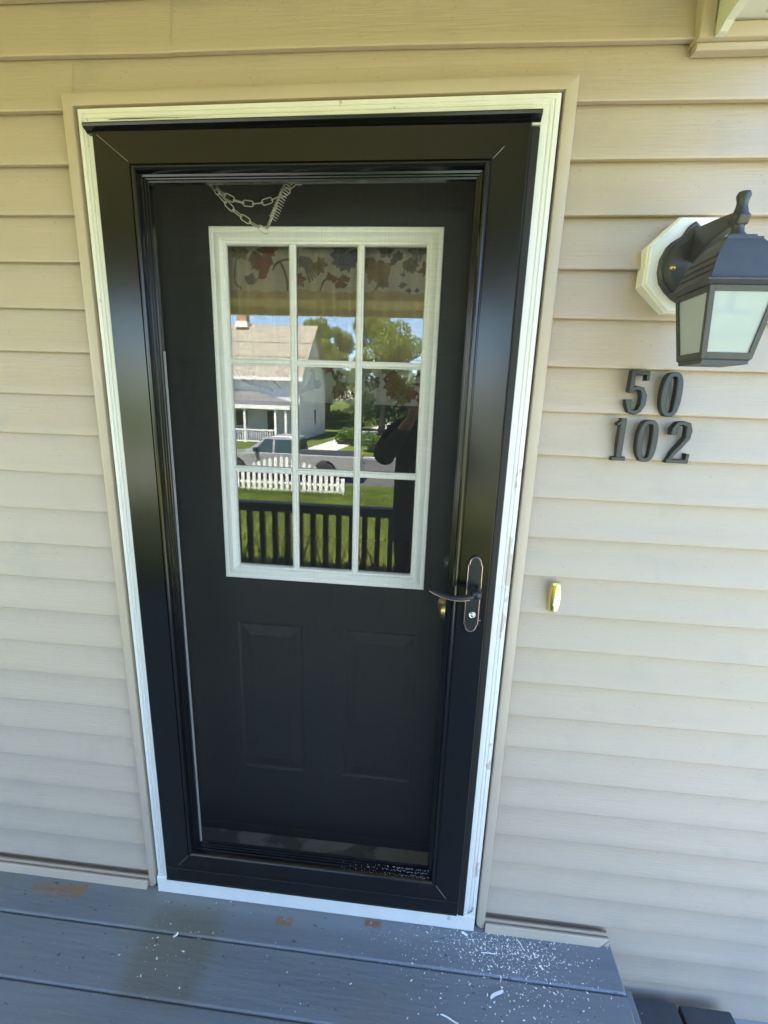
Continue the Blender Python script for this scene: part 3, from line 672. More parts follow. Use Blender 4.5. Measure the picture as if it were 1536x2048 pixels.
# ================================================================== HOUSE NUMBERS
def stroke(mb, pts, wid, y0, y1, closed=False):
    P = [Vector((p[0], p[1])) for p in pts]; n = len(P); L = []; Rr = []
    W = wid if isinstance(wid, (list, tuple)) else [wid] * n
    rings = []
    for i in range(n):
        t = (P[(i + 1) % n] - P[i - 1]) if closed else (P[min(i + 1, n - 1)] - P[max(i - 1, 0)])
        t.normalize(); nn = Vector((-t.y, t.x)); w2 = W[i] / 2
        a, b = P[i] + nn * w2, P[i] - nn * w2; a2, b2 = P[i] + nn * w2 * .70, P[i] - nn * w2 * .70
        rings.append([(a.x, y0, a.y), (a.x, y1 + .002, a.y), (a2.x, y1, a2.y), (b2.x, y1, b2.y), (b.x, y1 + .002, b.y), (b.x, y0, b.y)])
    if closed: rings.append(rings[0])
    mb.loft(rings, True, not closed)
def digit(ch, cx, cz, h, w2, label):
    mb = MB(); y0, y1 = .006, -.0125
    if ch == '0':
        pts = []; wid = []
        for k in range(28):
            a = 2 * math.pi * k / 28; e = .62
            x = math.copysign(abs(math.cos(a)) ** e, math.cos(a)); z = math.copysign(abs(math.sin(a)) ** .8, math.sin(a))
            pts.append((cx + x * (w2 - .005), cz + z * (h / 2 - .0055))); wid.append(.0105 + .0025 * abs(math.cos(a)))
        stroke(mb, pts, wid, y0, y1, True)
    elif ch == '1':
        stroke(mb, [(cx + .003, cz - h / 2 + .003), (cx + .003, cz + h / 2)], .0125, y0, y1)
        stroke(mb, [(cx + .007, cz + h / 2 - .003), (cx - .001, cz + h / 2 - .009), (cx - .010, cz + h / 2 - .014)], [.006, .008, .006], y0, y1 - .0003)
        stroke(mb, [(cx - .012, cz - h / 2 + .0045), (cx + .017, cz - h / 2 + .0045)], .009, y0, y1 - .0006)
    elif ch == '2':
        pts = [(cx - w2 + .006, cz + h * .20), (cx - w2 + .006, cz + h * .30), (cx - w2 * .45, cz + h * .42), (cx, cz + h / 2 - .006), (cx + w2 * .5, cz + h * .40), (cx + w2 - .008, cz + h * .27), (cx + w2 * .62, cz + h * .10), (cx + w2 * .1, cz - h * .10), (cx - w2 * .45, cz - h * .28), (cx - w2 + .006, cz - h / 2 + .008)]
        stroke(mb, pts, [.011, .0115, .0105, .010, .0125, .0135, .012, .011, .010, .0095], y0, y1)
        stroke(mb, [(cx - w2, cz - h / 2 + .0048), (cx + w2, cz - h / 2 + .0048)], .0096, y0, y1 - .0003)
        stroke(mb, [(cx + w2 - .004, cz - h / 2 + .002), (cx + w2 - .003, cz - h / 2 + .022)], .0085, y0, y1 - .0006)
        stroke(mb, [(cx - w2 + .0005, cz + h * .20), (cx - w2 + .013, cz + h * .20)], .008, y0, y1 - .0005)
    elif ch == '5':
        stroke(mb, [(cx - w2 + .006, cz + h * .02), (cx - w2 + .007, cz + h / 2)], .0105, y0, y1)
        stroke(mb, [(cx - w2 + .002, cz + h / 2 - .005), (cx + w2 - .001, cz + h / 2 - .005)], .010, y0, y1 - .0003)
        stroke(mb, [(cx + w2 - .004, cz + h / 2 - .002), (cx + w2 - .004, cz + h / 2 - .021)], .008, y0, y1 - .0006)
        pts = [(cx - w2 + .004, cz + h * .045), (cx - w2 * .2, cz + h * .115), (cx + w2 * .4, cz + h * .09), (cx + w2 - .006, cz - h * .06), (cx + w2 - .006, cz - h * .24), (cx + w2 * .4, cz - h * .39), (cx - w2 * .05, cz - h / 2 + .006), (cx - w2 * .6, cz - h * .40), (cx - w2 + .004, cz - h * .26), (cx - w2 + .004, cz - h * .19)]
        stroke(mb, pts, [.0085, .010, .011, .0125, .0125, .011, .0095, .0105, .011, .0105], y0, y1 - .0009)
        stroke(mb, [(cx - w2 - .002, cz - h * .19), (cx - w2 + .011, cz - h * .19)], .008, y0, y1 - .0012)
    o = mb.build('house_number', M_digit); shade_auto(o, 40)
    return tag(o, label, 'house number', 'black metal house numbers under the lantern')
digit('5', 1.2755, 1.592, .096, .0205, 'black metal digit 5 on the beige siding under the lantern')
digit('0', 1.3480, 1.591, .096, .0200, 'black metal digit 0 right after the 5')
digit('1', 1.2530, 1.4895, .095, .018, 'black metal digit 1 starting the 102')
digit('0', 1.3130, 1.4885, .095, .0205, 'black metal digit 0 between the 1 and the 2')
digit('2', 1.3835, 1.4890, .095, .0235, 'black metal digit 2 ending the 102')

# ================================================================== DOORBELL
bell = tag(empty('doorbell', (1.157, 0, 1.094)), 'small polished brass doorbell with pale push button', 'doorbell')
def bell_ring(k, y):
    half = [(.0095, .0385), (.0125, .020), (.0135, 0), (.0125, -.020), (.0095, -.0385)]
    return [(1.158 + x * k, y, 1.094 + z * (k if k > .8 else .86 + .14 * k)) for x, z in half] + [(1.158 - x * k, y, 1.094 + z * (k if k > .8 else .86 + .14 * k)) for x, z in half[::-1]]
shade_auto(MB().loft([bell_ring(1.0, .008), bell_ring(1.0, -.006), bell_ring(.93, -.0085), bell_ring(.86, -.010), bell_ring(.3, -.0115)]).build('plate', M_gold, bell), 25)
MB().box(1.1535, 1.1630, -.0150, -.0105, 1.0740, 1.1070).build('push_button', M_button, bell, bev=.0012)
for z in (1.127, 1.061): MB().loft([[(1.158 + r * math.cos(a), y, z + r * math.sin(a)) for a in np.linspace(0, 2 * math.pi, 10, endpoint=False)] for r, y in ((.0022, -.0095), (.0022, -.0115), (.0012, -.0122))]).build('screw', M_brass, bell)

# ================================================================== SHAVINGS on the deck
M_chip = M_plastic
def shaving(name, p0, p1, wid, label, th=.0012, curl=.003):
    a = at_z(*p0, 0); b = at_z(*p1, 0); d = (b - a); L = d.length; d.normalize(); n = Vector((-d.y, d.x, 0))
    rings = []
    for t in np.linspace(0, 1, 7):
        c = a + d * L * t + Vector((0, 0, .0015 + curl * abs(t - .5) ** 2 * 4)) + n * (.002 * math.sin(t * 5))
        w2 = wid * (1 if 0 < t < 1 else .6) / 2
        rings.append([c + n * w2, c - n * w2, c - n * w2 + Vector((0, 0, th)), c + n * w2 + Vector((0, 0, th))])
    tag(MB().loft(rings).build(name, M_plastic), label, 'shaving', 'white plastic shavings on the deck')
shaving('plastic_shaving', (981, 1998), (1005, 1981), .0075, 'broad white plastic shaving on the second deck board', curl=.001)
shaving('plastic_shaving', (881, 2031), (917, 2048), .0034, 'long thin white shaving beside the olive stain on the deck')
shaving('plastic_shaving', (962, 1908), (993, 1908), .0022, 'thin kinked white shaving below the casing corner')
shaving('plastic_shaving', (1034, 1882), (1050, 1903), .0026, 'slim white shaving leaning off the base trim')
shaving('plastic_shaving', (1066, 1908), (1072, 1918), .0042, 'short stubby white shaving on the first deck board')
shaving('plastic_shaving', (1000, 1953), (1002, 1968), .0022, 'short white sliver lying across the board seam')
shaving('plastic_shaving', (923, 1867), (935, 1871), .0065, 'flat white flake against the sill corner')
shaving('plastic_shaving', (346, 1878), (356, 1868), .0060, 'translucent curl of plastic on the seam by the olive stain', curl=.006)
shaving('plastic_shaving', (1078, 1934), (1087, 1940), .0050, 'small white shaving under the base trim')
V = []; F = []
def chip(x, y, s, asp, th):
    k = len(V); d = np.array((math.cos(th), math.sin(th))) * s * asp / 2; n = np.array((-math.sin(th), math.cos(th))) * s / 2; h = .0006 + s * .35
    for q, z in ((d + n, .0004), (d - n * .6, .0004), (-d - n, .0004), (-d + n * .7, .0004)): V.append((x + q[0], y + q[1], z))
    for q, z in ((d + n, h), (d - n * .6, h * .6), (-d - n, h), (-d + n * .7, h * .7)): V.append((x + q[0] * .9, y + q[1] * .9, z))
    F.extend([(k + 4, k + 5, k + 6, k + 7), (k, k + 1, k + 5, k + 4), (k + 1, k + 2, k + 6, k + 5), (k + 2, k + 3, k + 7, k + 6), (k + 3, k, k + 4, k + 7)])
def scatter(n, cpx, sx, sy, smin, smax, rot=0.):
    c = at_z(*cpx, 0); got = 0
    while got < n:
        x = c.x + rng.normal(0, sx); y = c.y + rng.normal(0, sy)
        if y > -.024 or x > 1.44 or y < -.75: continue
        s = smin * (smax / smin) ** (rng.random() ** 2.2)
        chip(x, y, s, rng.uniform(1, 2.6), rng.uniform(0, 3.14)); got += 1
scatter(950, (1000, 1892), .085, .030, .0005, .0030)
scatter(650, (1050, 1920), .12, .055, .0005, .0028)
scatter(260, (1010, 1990), .15, .10, .0009, .0036)
scatter(200, (850, 1875), .10, .04, .0006, .0018)
scatter(45, (350, 1880), .06, .05, .0009, .0034)
scatter(60, (600, 1900), .30, .10, .0006, .0020)
def chip_rail():                                                                # dust on the storm door's bottom bead
    for _ in range(220):
        x = .90 - abs(rng.normal(0, .10))
        if x < .2: continue
        k0 = len(V); d, ya, yb_ = [(.0158, -.0380, -.030), (.0202, -.0275, -.023), (.0228, -.021, -.017)][int(rng.integers(3))]; chip(x, 0, rng.uniform(.0004, .0010), 1.4, rng.uniform(0, 3.14))
        y = rng.uniform(ya, yb_)
        for i in range(k0, len(V)): V[i] = (V[i][0], V[i][1] + y, V[i][2] + SR[2] + wb + d)
chip_rail()
tag(fast('plastic_dust', V, [q for q in F], M_plastic), 'tiny white plastic chips strewn over the deck by the door', 'debris', kind='stuff')

# ================================================================== PORCH RAILING
rail = tag(empty('porch_railing', (-.5, -2.0, 0)), 'dark painted wooden porch railing mirrored in the door glass', 'railing')
box('top_rail', -2.86, 1.33, -2.045, -1.955, .690, .758, M_rail, rail, bev=.006)
box('bottom_rail', -2.86, 1.33, -2.02, -1.98, .07, .13, M_rail, rail, bev=.004)
k = -23
bal = None
while True:
    x = -.526 + .101 * k
    if x > 1.30: break
    if bal is None: bal = box('baluster', -.019, .019, -2.019, -1.981, .131, .689, M_rail, None, bev=.003)
    o = bal if bal.parent is None else link(bpy.data.objects.new('baluster', bal.data))
    o.parent = rail; o.matrix_parent_inverse = Matrix.Translation(rail.location).inverted(); o.location = (x, 0, 0)
    k += 1
for x in (-2.92, 1.385):
    box('newel_post', x - .045, x + .045, -2.045, -1.955, 0, .83, M_rail, rail, bev=.005)

# ================================================================== PERSON taking the picture
M_shirt = mat('dark_shirt', (.018, .018, .020), .9, .1, var=.2, vscale=20, bump=.3, bscale=60)
M_jeans = mat('dark_trousers', (.020, .022, .030), .9, .1, var=.2, vscale=20)
M_skin = mat('skin', (.42, .26, .19), .5, .3, var=.05, vscale=20)
M_hair = mat('dark_hair', (.02, .014, .010), .6, .3, bump=.6, bscale=80)
M_shoe = mat('dark_shoes', (.02, .02, .02), .6, .3)
def skin_mesh(name, nodes, edges, root, sub=2):
    """nodes: {key: (pos, rx, ry)}; grow a continuous surface with Skin + Subdivision and bake it"""
    keys = list(nodes); ix = {k: i for i, k in enumerate(keys)}
    me = bpy.data.meshes.new(name); me.from_pydata([nodes[k][0] for k in keys], [(ix[a], ix[b]) for a, b in edges], [])
    o = bpy.data.objects.new(name, me); C.objects.link(o)
    o.modifiers.new('skin', 'SKIN').use_smooth_shade = True
    sv = me.skin_vertices[0].data
    for k in keys: sv[ix[k]].radius = (nodes[k][1], nodes[k][2])
    sv[ix[root]].use_root = True
    sm = o.modifiers.new('sub', 'SUBSURF'); sm.levels = sub; sm.render_levels = sub
    dg = bpy.context.evaluated_depsgraph_get(); baked = bpy.data.meshes.new_from_object(o.evaluated_get(dg), depsgraph=dg)
    bpy.data.objects.remove(o); bpy.data.meshes.remove(me)
    for p in baked.polygons: p.use_smooth = True
    return baked
px_, py_ = .815, -1.56
N = {}; Ed = []
def nd(k, x, y, z, r, r2=None): N[k] = ((px_ + x, py_ + y, z), r, r2 or r)
nd('hip', 0, 0, .93, .205, .13); nd('waist', 0, .0, 1.08, .205, .125); nd('chest', 0, .01, 1.27, .205, .13); nd('shl', 0, .0, 1.41, .12, .085)
nd('neck', 0, .015, 1.49, .055, .058); nd('jaw', 0, .045, 1.565, .062, .074); nd('head', .0, .03, 1.66, .078, .094); nd('crown', 0, .02, 1.735, .055, .068)
for s, k in ((-1, 'l'), (1, 'r')):
    nd('sho' + k, s * .175, .0, 1.40, .058, .06); nd('uar' + k, s * .220, .06, 1.30, .085, .085); nd('elb' + k, s * .262 if s < 0 else .235, .14, 1.205, .074, .074)
    nd('for' + k, s * .185, .265, 1.315, .058, .058); nd('wri' + k, s * .088, .375, 1.455, .024, .028); nd('pal' + k, s * .072, .395, 1.515, .020, .034)
    nd('thi' + k, s * .105, .0, .82, .105, .105); nd('mid' + k, s * .105, .01, .66, .082, .085); nd('kne' + k, s * .11, .015, .49, .058, .062); nd('cal' + k, s * .112, -.01, .33, .054, .060); nd('ank' + k, s * .115, -.01, .10, .036, .042)
    nd('hee' + k, s * .115, -.03, .052, .036, .036); nd('toe' + k, s * .125, .15, .038, .038, .028)
    Ed += [('shl', 'sho' + k), ('sho' + k, 'uar' + k), ('uar' + k, 'elb' + k), ('elb' + k, 'for' + k), ('for' + k, 'wri' + k), ('wri' + k, 'pal' + k),
           ('hip', 'thi' + k), ('thi' + k, 'mid' + k), ('mid' + k, 'kne' + k), ('kne' + k, 'cal' + k), ('cal' + k, 'ank' + k), ('ank' + k, 'hee' + k), ('hee' + k, 'toe' + k)]
    # four fingers behind the phone's edge, thumb in front, each its own chain
    for f in range(4):
        zz = 1.495 + .021 * f - .006 * (f == 3); a = 'f%d%s' % (f, k)
        nd(a + '1', s * .078, .412, zz + .012, .0085); nd(a + '2', s * .074, .440, zz + .016, .008); nd(a + '3', s * .052, .4495, zz + .018, .0075); nd(a + '4', s * (.030 + .004 * abs(f - 1)), .4485, zz + .018, .0065)
        Ed += [('pal' + k, a + '1'), (a + '1', a + '2'), (a + '2', a + '3'), (a + '3', a + '4')]
    a = 't' + k
    nd(a + '1', s * .066, .385, 1.505, .010); nd(a + '2', s * .048, .390, 1.535, .0095); nd(a + '3', s * .032, .405, 1.552, .008)
    Ed += [('pal' + k, a + '1'), (a + '1', a + '2'), (a + '2', a + '3')]
Ed += [('hip', 'waist'), ('waist', 'chest'), ('chest', 'shl'), ('shl', 'neck'), ('neck', 'jaw'), ('jaw', 'head'), ('head', 'crown')]
bm_ = skin_mesh('person', N, Ed, 'hip')
for m in (M_skin, M_shirt, M_jeans, M_shoe): bm_.materials.append(m)
for p in bm_.polygons:
    c = p.center; near_hand = c.y > py_ + .345 and c.z > 1.40
    p.material_index = 0 if (c.z > 1.475 and abs(c.x - px_) < .12 and c.y < py_ + .2) or near_hand else (3 if c.z < .085 else (2 if c.z < .95 else 1))
person = link(bpy.data.objects.new('person', bm_))
tag(person, 'person in dark clothes on the deck holding up a phone, mirrored in the glass', 'person')
# hair cap, ears, nose, eyes, mouth as pieces of the head
hd = MB()
for i, (r, z) in enumerate(((.086, 1.62), (.094, 1.66), (.094, 1.70), (.082, 1.74), (.055, 1.77), (.012, 1.783))): pass
rings = [[(px_ + r * .90 * math.cos(a), py_ + .012 + r * 1.12 * math.sin(a) - .018 * (1 if math.sin(a) > 0 and z < 1.70 else 0) * (1 + math.sin(a)), z) for a in np.linspace(0, 2 * math.pi, 24, endpoint=False)] for r, z in ((.060, 1.575), (.078, 1.60), (.088, 1.64), (.092, 1.69), (.084, 1.735), (.058, 1.768), (.012, 1.782))]
hd.loft(rings).build('hair', M_hair, None, smooth=True).parent = person
def blob(name, c, r, m, n=10):
    mb = MB(); rings = []
    for i in range(1, n): 
        t = math.pi * i / n; rings.append([(c[0] + r[0] * math.sin(t) * math.cos(a), c[1] + r[1] * math.sin(t) * math.sin(a), c[2] - r[2] * math.cos(t)) for a in np.linspace(0, 2 * math.pi, 12, endpoint=False)])
    o = mb.loft(rings).build(name, m, None, smooth=True); o.parent = person; return o
M_eye = mat('eye', (.7, .7, .68), .2); M_lip = mat('lip', (.35, .14, .12), .5)
blob('nose', (px_, py_ + .128, 1.625), (.014, .020, .024), M_skin)
for s in (-1, 1):
    blob('ear', (px_ + s * .078, py_ + .02, 1.635), (.010, .02, .032), M_skin); blob('eye', (px_ + s * .031, py_ + .108, 1.655), (.014, .010, .008), M_eye)
blob('mouth', (px_, py_ + .112, 1.580), (.024, .010, .007), M_lip)
ph = tag(empty('phone', (.8168, -1.121, 1.545)), 'dark smartphone held up by the person on the deck', 'phone')
box('phone_body', .8168 - .036, .8168 + .036, -1.129, -1.121, 1.475, 1.618, mat('phone_glass', (.01, .01, .012), .1), ph, bev=.003)
box('phone_camera', .8168 - .016, .8168 + .016, -1.1208, -1.1185, 1.583, 1.612, M_black2, ph, bev=.001)

# ================================================================== THINGS ACROSS THE LAWN, seen in the glass
M_wpaint = mat('white_outdoor_paint', (.78, .78, .75), .6, .3, var=.06, vscale=5)
fence = tag(empty('picket_fence', (-3.5, -10.95, gz(-10.95))), 'white scalloped picket fence on the lawn mirrored in the glass', 'fence')
def fh(x):
    u = ((x + 3.1) / 3.36); u = u - round(u)
    return 1.09 - .55 * min(1, abs(u) * 2) ** 1.3
x = -9.6
fy = -10.95; fz = gz(fy)
while x < -1.46:
    h = fh(x) + random.uniform(-.01, .01); tl = random.uniform(-.008, .008)
    MB().loft([[(x - .043, y, fz + .03), (x + .043, y, fz + .03), (x + .043 + tl, y, fz + h - .05), (x + tl, y, fz + h), (x - .043 + tl, y, fz + h - .05)] for y in (fy - .01, fy + .01)]).build('picket', M_wpaint, fence)
    x += .158
for z in (.10, .30): box('fence_rail', -9.7, -1.42, fy - .05, fy - .012, fz + z, fz + z + .06, M_wpaint, fence)
for x in (-8.1, -4.78, -1.40): box('fence_post', x - .05, x + .05, fy - .06, fy + .03, fz - .02, fz + (.52 if x > -2 else .62), M_wpaint, fence)

# pickup truck parked along the far side of the lawn
truck = tag(empty('pickup_truck', (-4.2, -15.95, -1.5)), 'silver grey pickup truck parked behind the picket fence', 'truck')
M_car = mat('silver_car_paint', (.30, .31, .32), .25, .5, metal=.15, coat=.6)
M_glassdark = mat('car_glass', (.03, .05, .05), .05, .6)
M_tyre = mat('tyre', (.02, .02, .02), .8); M_amber = mat('amber_lamp', (.8, .25, .02), .2); M_trimb = mat('car_black_trim', (.02, .02, .02), .5)
tx, ty, tz = -7.15, -15.95, -1.5                    # nose end, centre line, road level
def arch(cx, r, z): return [(cx + r * math.cos(a), z + r * math.sin(a)) for a in np.linspace(math.pi, 0, 9)]
low = [(0, .42)] + [(.0, .42)][:0] + arch(.95, .42, .38) + arch(4.35, .42, .38) + [(5.5, .42)]
body = low + [(5.5, .98), (5.42, 1.0), (3.35, 1.0), (3.30, 1.02), (1.75, 1.02), (1.45, .99), (.25, .88), (.02, .78)]
MB().prism([(tx + a, tz + b) for a, b in body], 'y', ty - .88, ty + .88).build('body', M_car, truck, bev=.03)
cabp = [(1.30, .985), (1.95, 1.47), (2.10, 1.56), (2.35, 1.62), (3.0, 1.62), (3.22, 1.56), (3.30, 1.0)]
MB().loft([[(tx + a, ty + s * (.84 - .16 * max(0, (b - 1.0)) / .6), tz + b) for a, b in cabp] for s in (-1, 1)]).build('cab', M_car, truck, bev=.02)
for a, b, c, d in ((1.66, 1.03, 2.36, 1.50), (2.45, 1.03, 3.13, 1.50)):
    for s in (-1, 1):
        sh_ = lambda z: s * (.848 - .16 * max(0, z - 1.0) / .6)
        off = .42 if a < 2 else 0
        MB().loft([[(tx + a, ty + sh_(b) + s * e, tz + b), (tx + c, ty + sh_(b) + s * e, tz + b), (tx + c, ty + sh_(d) + s * e, tz + d), (tx + a + off, ty + sh_(d) + s * e, tz + d)] for e in (-.01, .012)]).build('side_window', M_glassdark, truck)
MB().loft([[(tx + 1.40 + e, ty - .72, tz + 1.05), (tx + 1.40 + e, ty + .72, tz + 1.05), (tx + 1.93 + e, ty + .62, tz + 1.46), (tx + 1.93 + e, ty - .62, tz + 1.46)] for e in (-.03, 0)]).build('windscreen', M_glassdark, truck)
MB().loft([[(tx + 3.28 + e, ty - .62, tz + 1.1), (tx + 3.28 + e, ty + .62, tz + 1.1), (tx + 3.24 + e, ty + .58, tz + 1.48), (tx + 3.24 + e, ty - .58, tz + 1.48)] for e in (0, .03)]).build('rear_window', M_glassdark, truck)
box('bed_floor_cover', tx + 3.42, tx + 5.38, ty - .78, ty + .78, tz + 1.001, tz + 1.02, M_trimb, truck)
for s in (-1, 1):
    for cx in (.95, 4.35):
        wv = MB().loft([[(tx + cx + r * math.cos(a), ty + s * y, tz + .36 + r * math.sin(a)) for a in np.linspace(0, 2 * math.pi, 24, endpoint=False)] for r, y in ((.20, .68), (.33, .67), (.36, .70), (.36, .86), (.33, .89), (.22, .89))]).build('wheel', M_tyre, truck)
        MB().loft([[(tx + cx + r * math.cos(a), ty + s * y, tz + .36 + r * math.sin(a)) for a in np.linspace(0, 2 * math.pi, 20, endpoint=False)] for r, y in ((.215, .86), (.215, .885), (.17, .875), (.06, .895))]).build('rim', M_chrome, wv)
    box('tail_light', tx + 5.44, tx + 5.515, ty + s * .80 - .09, ty + s * .80 + .09, tz + .74, tz + .95, M_amber, truck)
    box('headlight', tx - .01, tx + .14, ty + s * .68 - .16, ty + s * .68 + .16, tz + .66, tz + .78, M_wpaint, truck)
    box('door_mirror', tx + 1.72, tx + 1.84, ty + s * .98 - .09, ty + s * .98 + .09, tz + 1.06, tz + 1.2, M_trimb, truck)
box('rear_bumper', tx + 5.50, tx + 5.62, ty - .82, ty + .82, tz + .46, tz + .60, M_chrome, truck); box('front_bumper', tx - .10, tx, ty - .84, ty + .84, tz + .42, tz + .58, M_chrome, truck)

# white house across the street
nh = tag(empty('white_house', (-13, -34, -1.42)), 'white clapboard house with front porch across the street', 'house')
M_clap = mat('white_clapboard', (.74, .75, .76), .6, .3)
def lines(m, scale):
    n = m.node_tree.nodes; l = m.node_tree.links; b = n['Principled BSDF']
    tc = n.new('ShaderNodeTexCoord'); wv = n.new('ShaderNodeTexWave'); wv.wave_type = 'BANDS'; wv.bands_direction = 'Z'; wv.wave_profile = 'SAW'; wv.inputs['Scale'].default_value = scale
    l.new(tc.outputs['Object'], wv.inputs[0]); bp = n.new('ShaderNodeBump'); bp.inputs['Distance'].default_value = .03; bp.inputs['Strength'].default_value = 1
    l.new(wv.outputs['Fac'], bp.inputs['Height']); l.new(bp.outputs[0], b.inputs['Normal'])
lines(M_clap, 1.6)
M_nroof = mat('neighbour_shingle', (.245, .228, .19), .9, .2, var=.15, vscale=4, bump=.5)
HX0, HX1, HYF, HYB, HZ0, HZE, HZR = -15.4, -7.87, -30, -38, -1.45, 2.70, 6.62
MB().prism([(HYF, HZ0), (HYF, HZE), (-34, HZR - .2), (HYB, HZE), (HYB, HZ0)], 'x', HX0, HX1).build('wall', M_clap, nh)
MB().prism([(HYF + .42, HZE - .12), (HYF + .42, HZE + .06), (-34, HZR), (HYB - .42, HZE + .06), (HYB - .42, HZE - .12), (-34, HZR - .18)], 'x', HX0 - .35, HX1 + .35).build('roof', M_nroof, nh)
box('eave_board', HX0 - .3, HX1 + .36, HYF + .36, HYF + .45, HZE - .16, HZE + .05, M_wpaint, nh)
box('frieze_board', HX0, HX1 + .03, HYF, HYF + .04, HZE - .62, HZE - .2, M_wpaint, nh)
box('corner_board', HX1 - .12, HX1 + .025, HYF - .15, HYF + .03, HZ0, HZE - .1, M_wpaint, nh)
ch = box('chimney', -13.45, -12.75, -34.2, -33.5, 5.8, 7.45, mat('brick_red', (.36, .20, .13), .9, var=.2, vscale=8), nh); box('chimney_cap', -13.52, -12.68, -34.27, -33.43, 7.45, 7.55, M_conc, ch)
box('chimney_flashing', -13.55, -12.65, -34.3, -33.4, 6.35, 6.75, M_wpaint, ch)
# porch
PYF = -27.6
MB().loft([[(HX0, HYF + .02, 1.85), (-10.9, HYF + .02, 1.85), (-7.75, HYF + .02, .98)], [(HX0, PYF + .25, .98), (-8.6, PYF + .25, .96), (-7.75, PYF + .25, .93)]], closed=False, caps=False).build('porch_roof', mat('porch_shingle', (.11, .11, .12), .9), nh)
box('porch_fascia', HX0, -7.75, PYF + .2, PYF + .27, .72, .96, M_wpaint, nh); box('porch_floor', HX0, -7.9, PYF, HYF, -1.62, -1.44, M_wpaint, nh)
for x in (-8.05, -8.72, -10.72, -13.0, -15.2): box('porch_post', x - .07, x + .07, PYF + .04, PYF + .18, -1.44, .72, M_wpaint, nh)
box('porch_rail', -15.2, -8.72, PYF + .08, PYF + .14, -.64, -.56, M_wpaint, nh); box('porch_rail', -15.2, -8.72, PYF + .08, PYF + .14, -1.36, -1.29, M_wpaint, nh)
x = -15.1
nb = None
while x < -8.8:
    o = box('porch_baluster', x - .022, x + .022, PYF + .09, PYF + .13, -1.29, -.64, M_wpaint, nh); x += .15
M_pane = mat('house_window_glass', (.03, .035, .04), .08, .6)
for x0, x1, z0, z1 in ((-10.2, -9.3, -1.44, .62), (-12.4, -11.4, -.6, .62), (-14.8, -13.9, -.6, .62)):
    wn = box('window' if z0 > -1 else 'front_door', x0, x1, HYF, HYF + .05, z0, z1, M_wpaint, nh); box('window_pane', x0 + .1, x1 - .1, HYF + .04, HYF + .062, z0 + .1, z1 - .1, M_pane, wn)
wn = box('window', HX1, HX1 + .05, -34.6, -33.9, -.6, .7, M_wpaint, nh); box('window_pane', HX1 + .04, HX1 + .062, -34.5, -34.0, -.5, .6, M_pane, wn)
# second, further house for the skyline to the right
h2 = tag(empty('cream_house', (8.5, -42, -1.42)), 'low cream gabled house across the street', 'house')
MB().prism([(-38, -1.45), (-38, 1.2), (-42, 2.9), (-46, 1.2), (-46, -1.45)], 'x', 4, 14).build('wall', mat('cream_clapboard', (.70, .66, .60), .7), h2)
MB().prism([(-37.5, 1.1), (-37.5, 1.3), (-42, 3.2), (-46.5, 1.3), (-46.5, 1.1), (-42, 3.0)], 'x', 3.6, 14.4).build('roof', M_nroof, h2)
for x in (5.5, 8.5, 12):
    wn = box('window', x, x + 1.1, -38, -37.95, -.5, .8, M_wpaint, h2); box('window_pane', x + .1, x + 1.0, -37.96, -37.93, -.4, .7, M_pane, wn)

# trees, hedge and bushes
def leaf_mat(name, c, tr=.35):
    m = mat(name, c, .6, .25, var=.35, vscale=.9)
    m.node_tree.nodes['Principled BSDF'].inputs['Transmission Weight'].default_value = 0
    n = m.node_tree.nodes; l = m.node_tree.links; b = n['Principled BSDF']; o = n['Material Output']
    t = n.new('ShaderNodeBsdfTranslucent'); x = n.new('ShaderNodeMixShader'); x.inputs[0].default_value = tr
    s = b.inputs['Base Color'].links[0].from_socket; l.new(s, t.inputs[0]); l.new(b.outputs[0], x.inputs[1]); l.new(t.outputs[0], x.inputs[2]); l.new(x.outputs[0], o.inputs[0])
    return m
M_leafA = leaf_mat('light_leaves', (.19, .235, .045), .45); M_leafB = leaf_mat('dark_leaves', (.035, .065, .018), .2); M_leafC = leaf_mat('bush_leaves', (.10, .17, .03))
M_bark = mat('bark', (.10, .075, .05), .9, .1, var=.3, vscale=6, bump=.6)
def leaves(n, blobs, size, seed):
    g = np.random.default_rng(seed); V = []
    wts = np.array([b[3] ** 2 for b in blobs]); wts /= wts.sum()
    ids = g.choice(len(blobs), n, p=wts)
    B = np.array([(b[0], b[1], b[2], b[3]) for b in blobs])[ids]
    d = g.normal(size=(n, 3)); d /= np.linalg.norm(d, axis=1)[:, None]
    r = B[:, 3] * (0.55 + .5 * g.random(n) ** .6)
    c = B[:, :3] + d * r[:, None] * np.array((1, 1, .82))
    a = g.normal(size=(n, 3)); a /= np.linalg.norm(a, axis=1)[:, None]; b = np.cross(a, g.normal(size=(n, 3))); b /= np.linalg.norm(b, axis=1)[:, None]
    s = size * g.uniform(.6, 1.3, n)[:, None]
    V = np.stack([c - a * s, c + b * s * .55, c + a * s, c - b * s * .55], 1).reshape(-1, 3)
    return V, np.arange(n * 4).reshape(-1, 4)
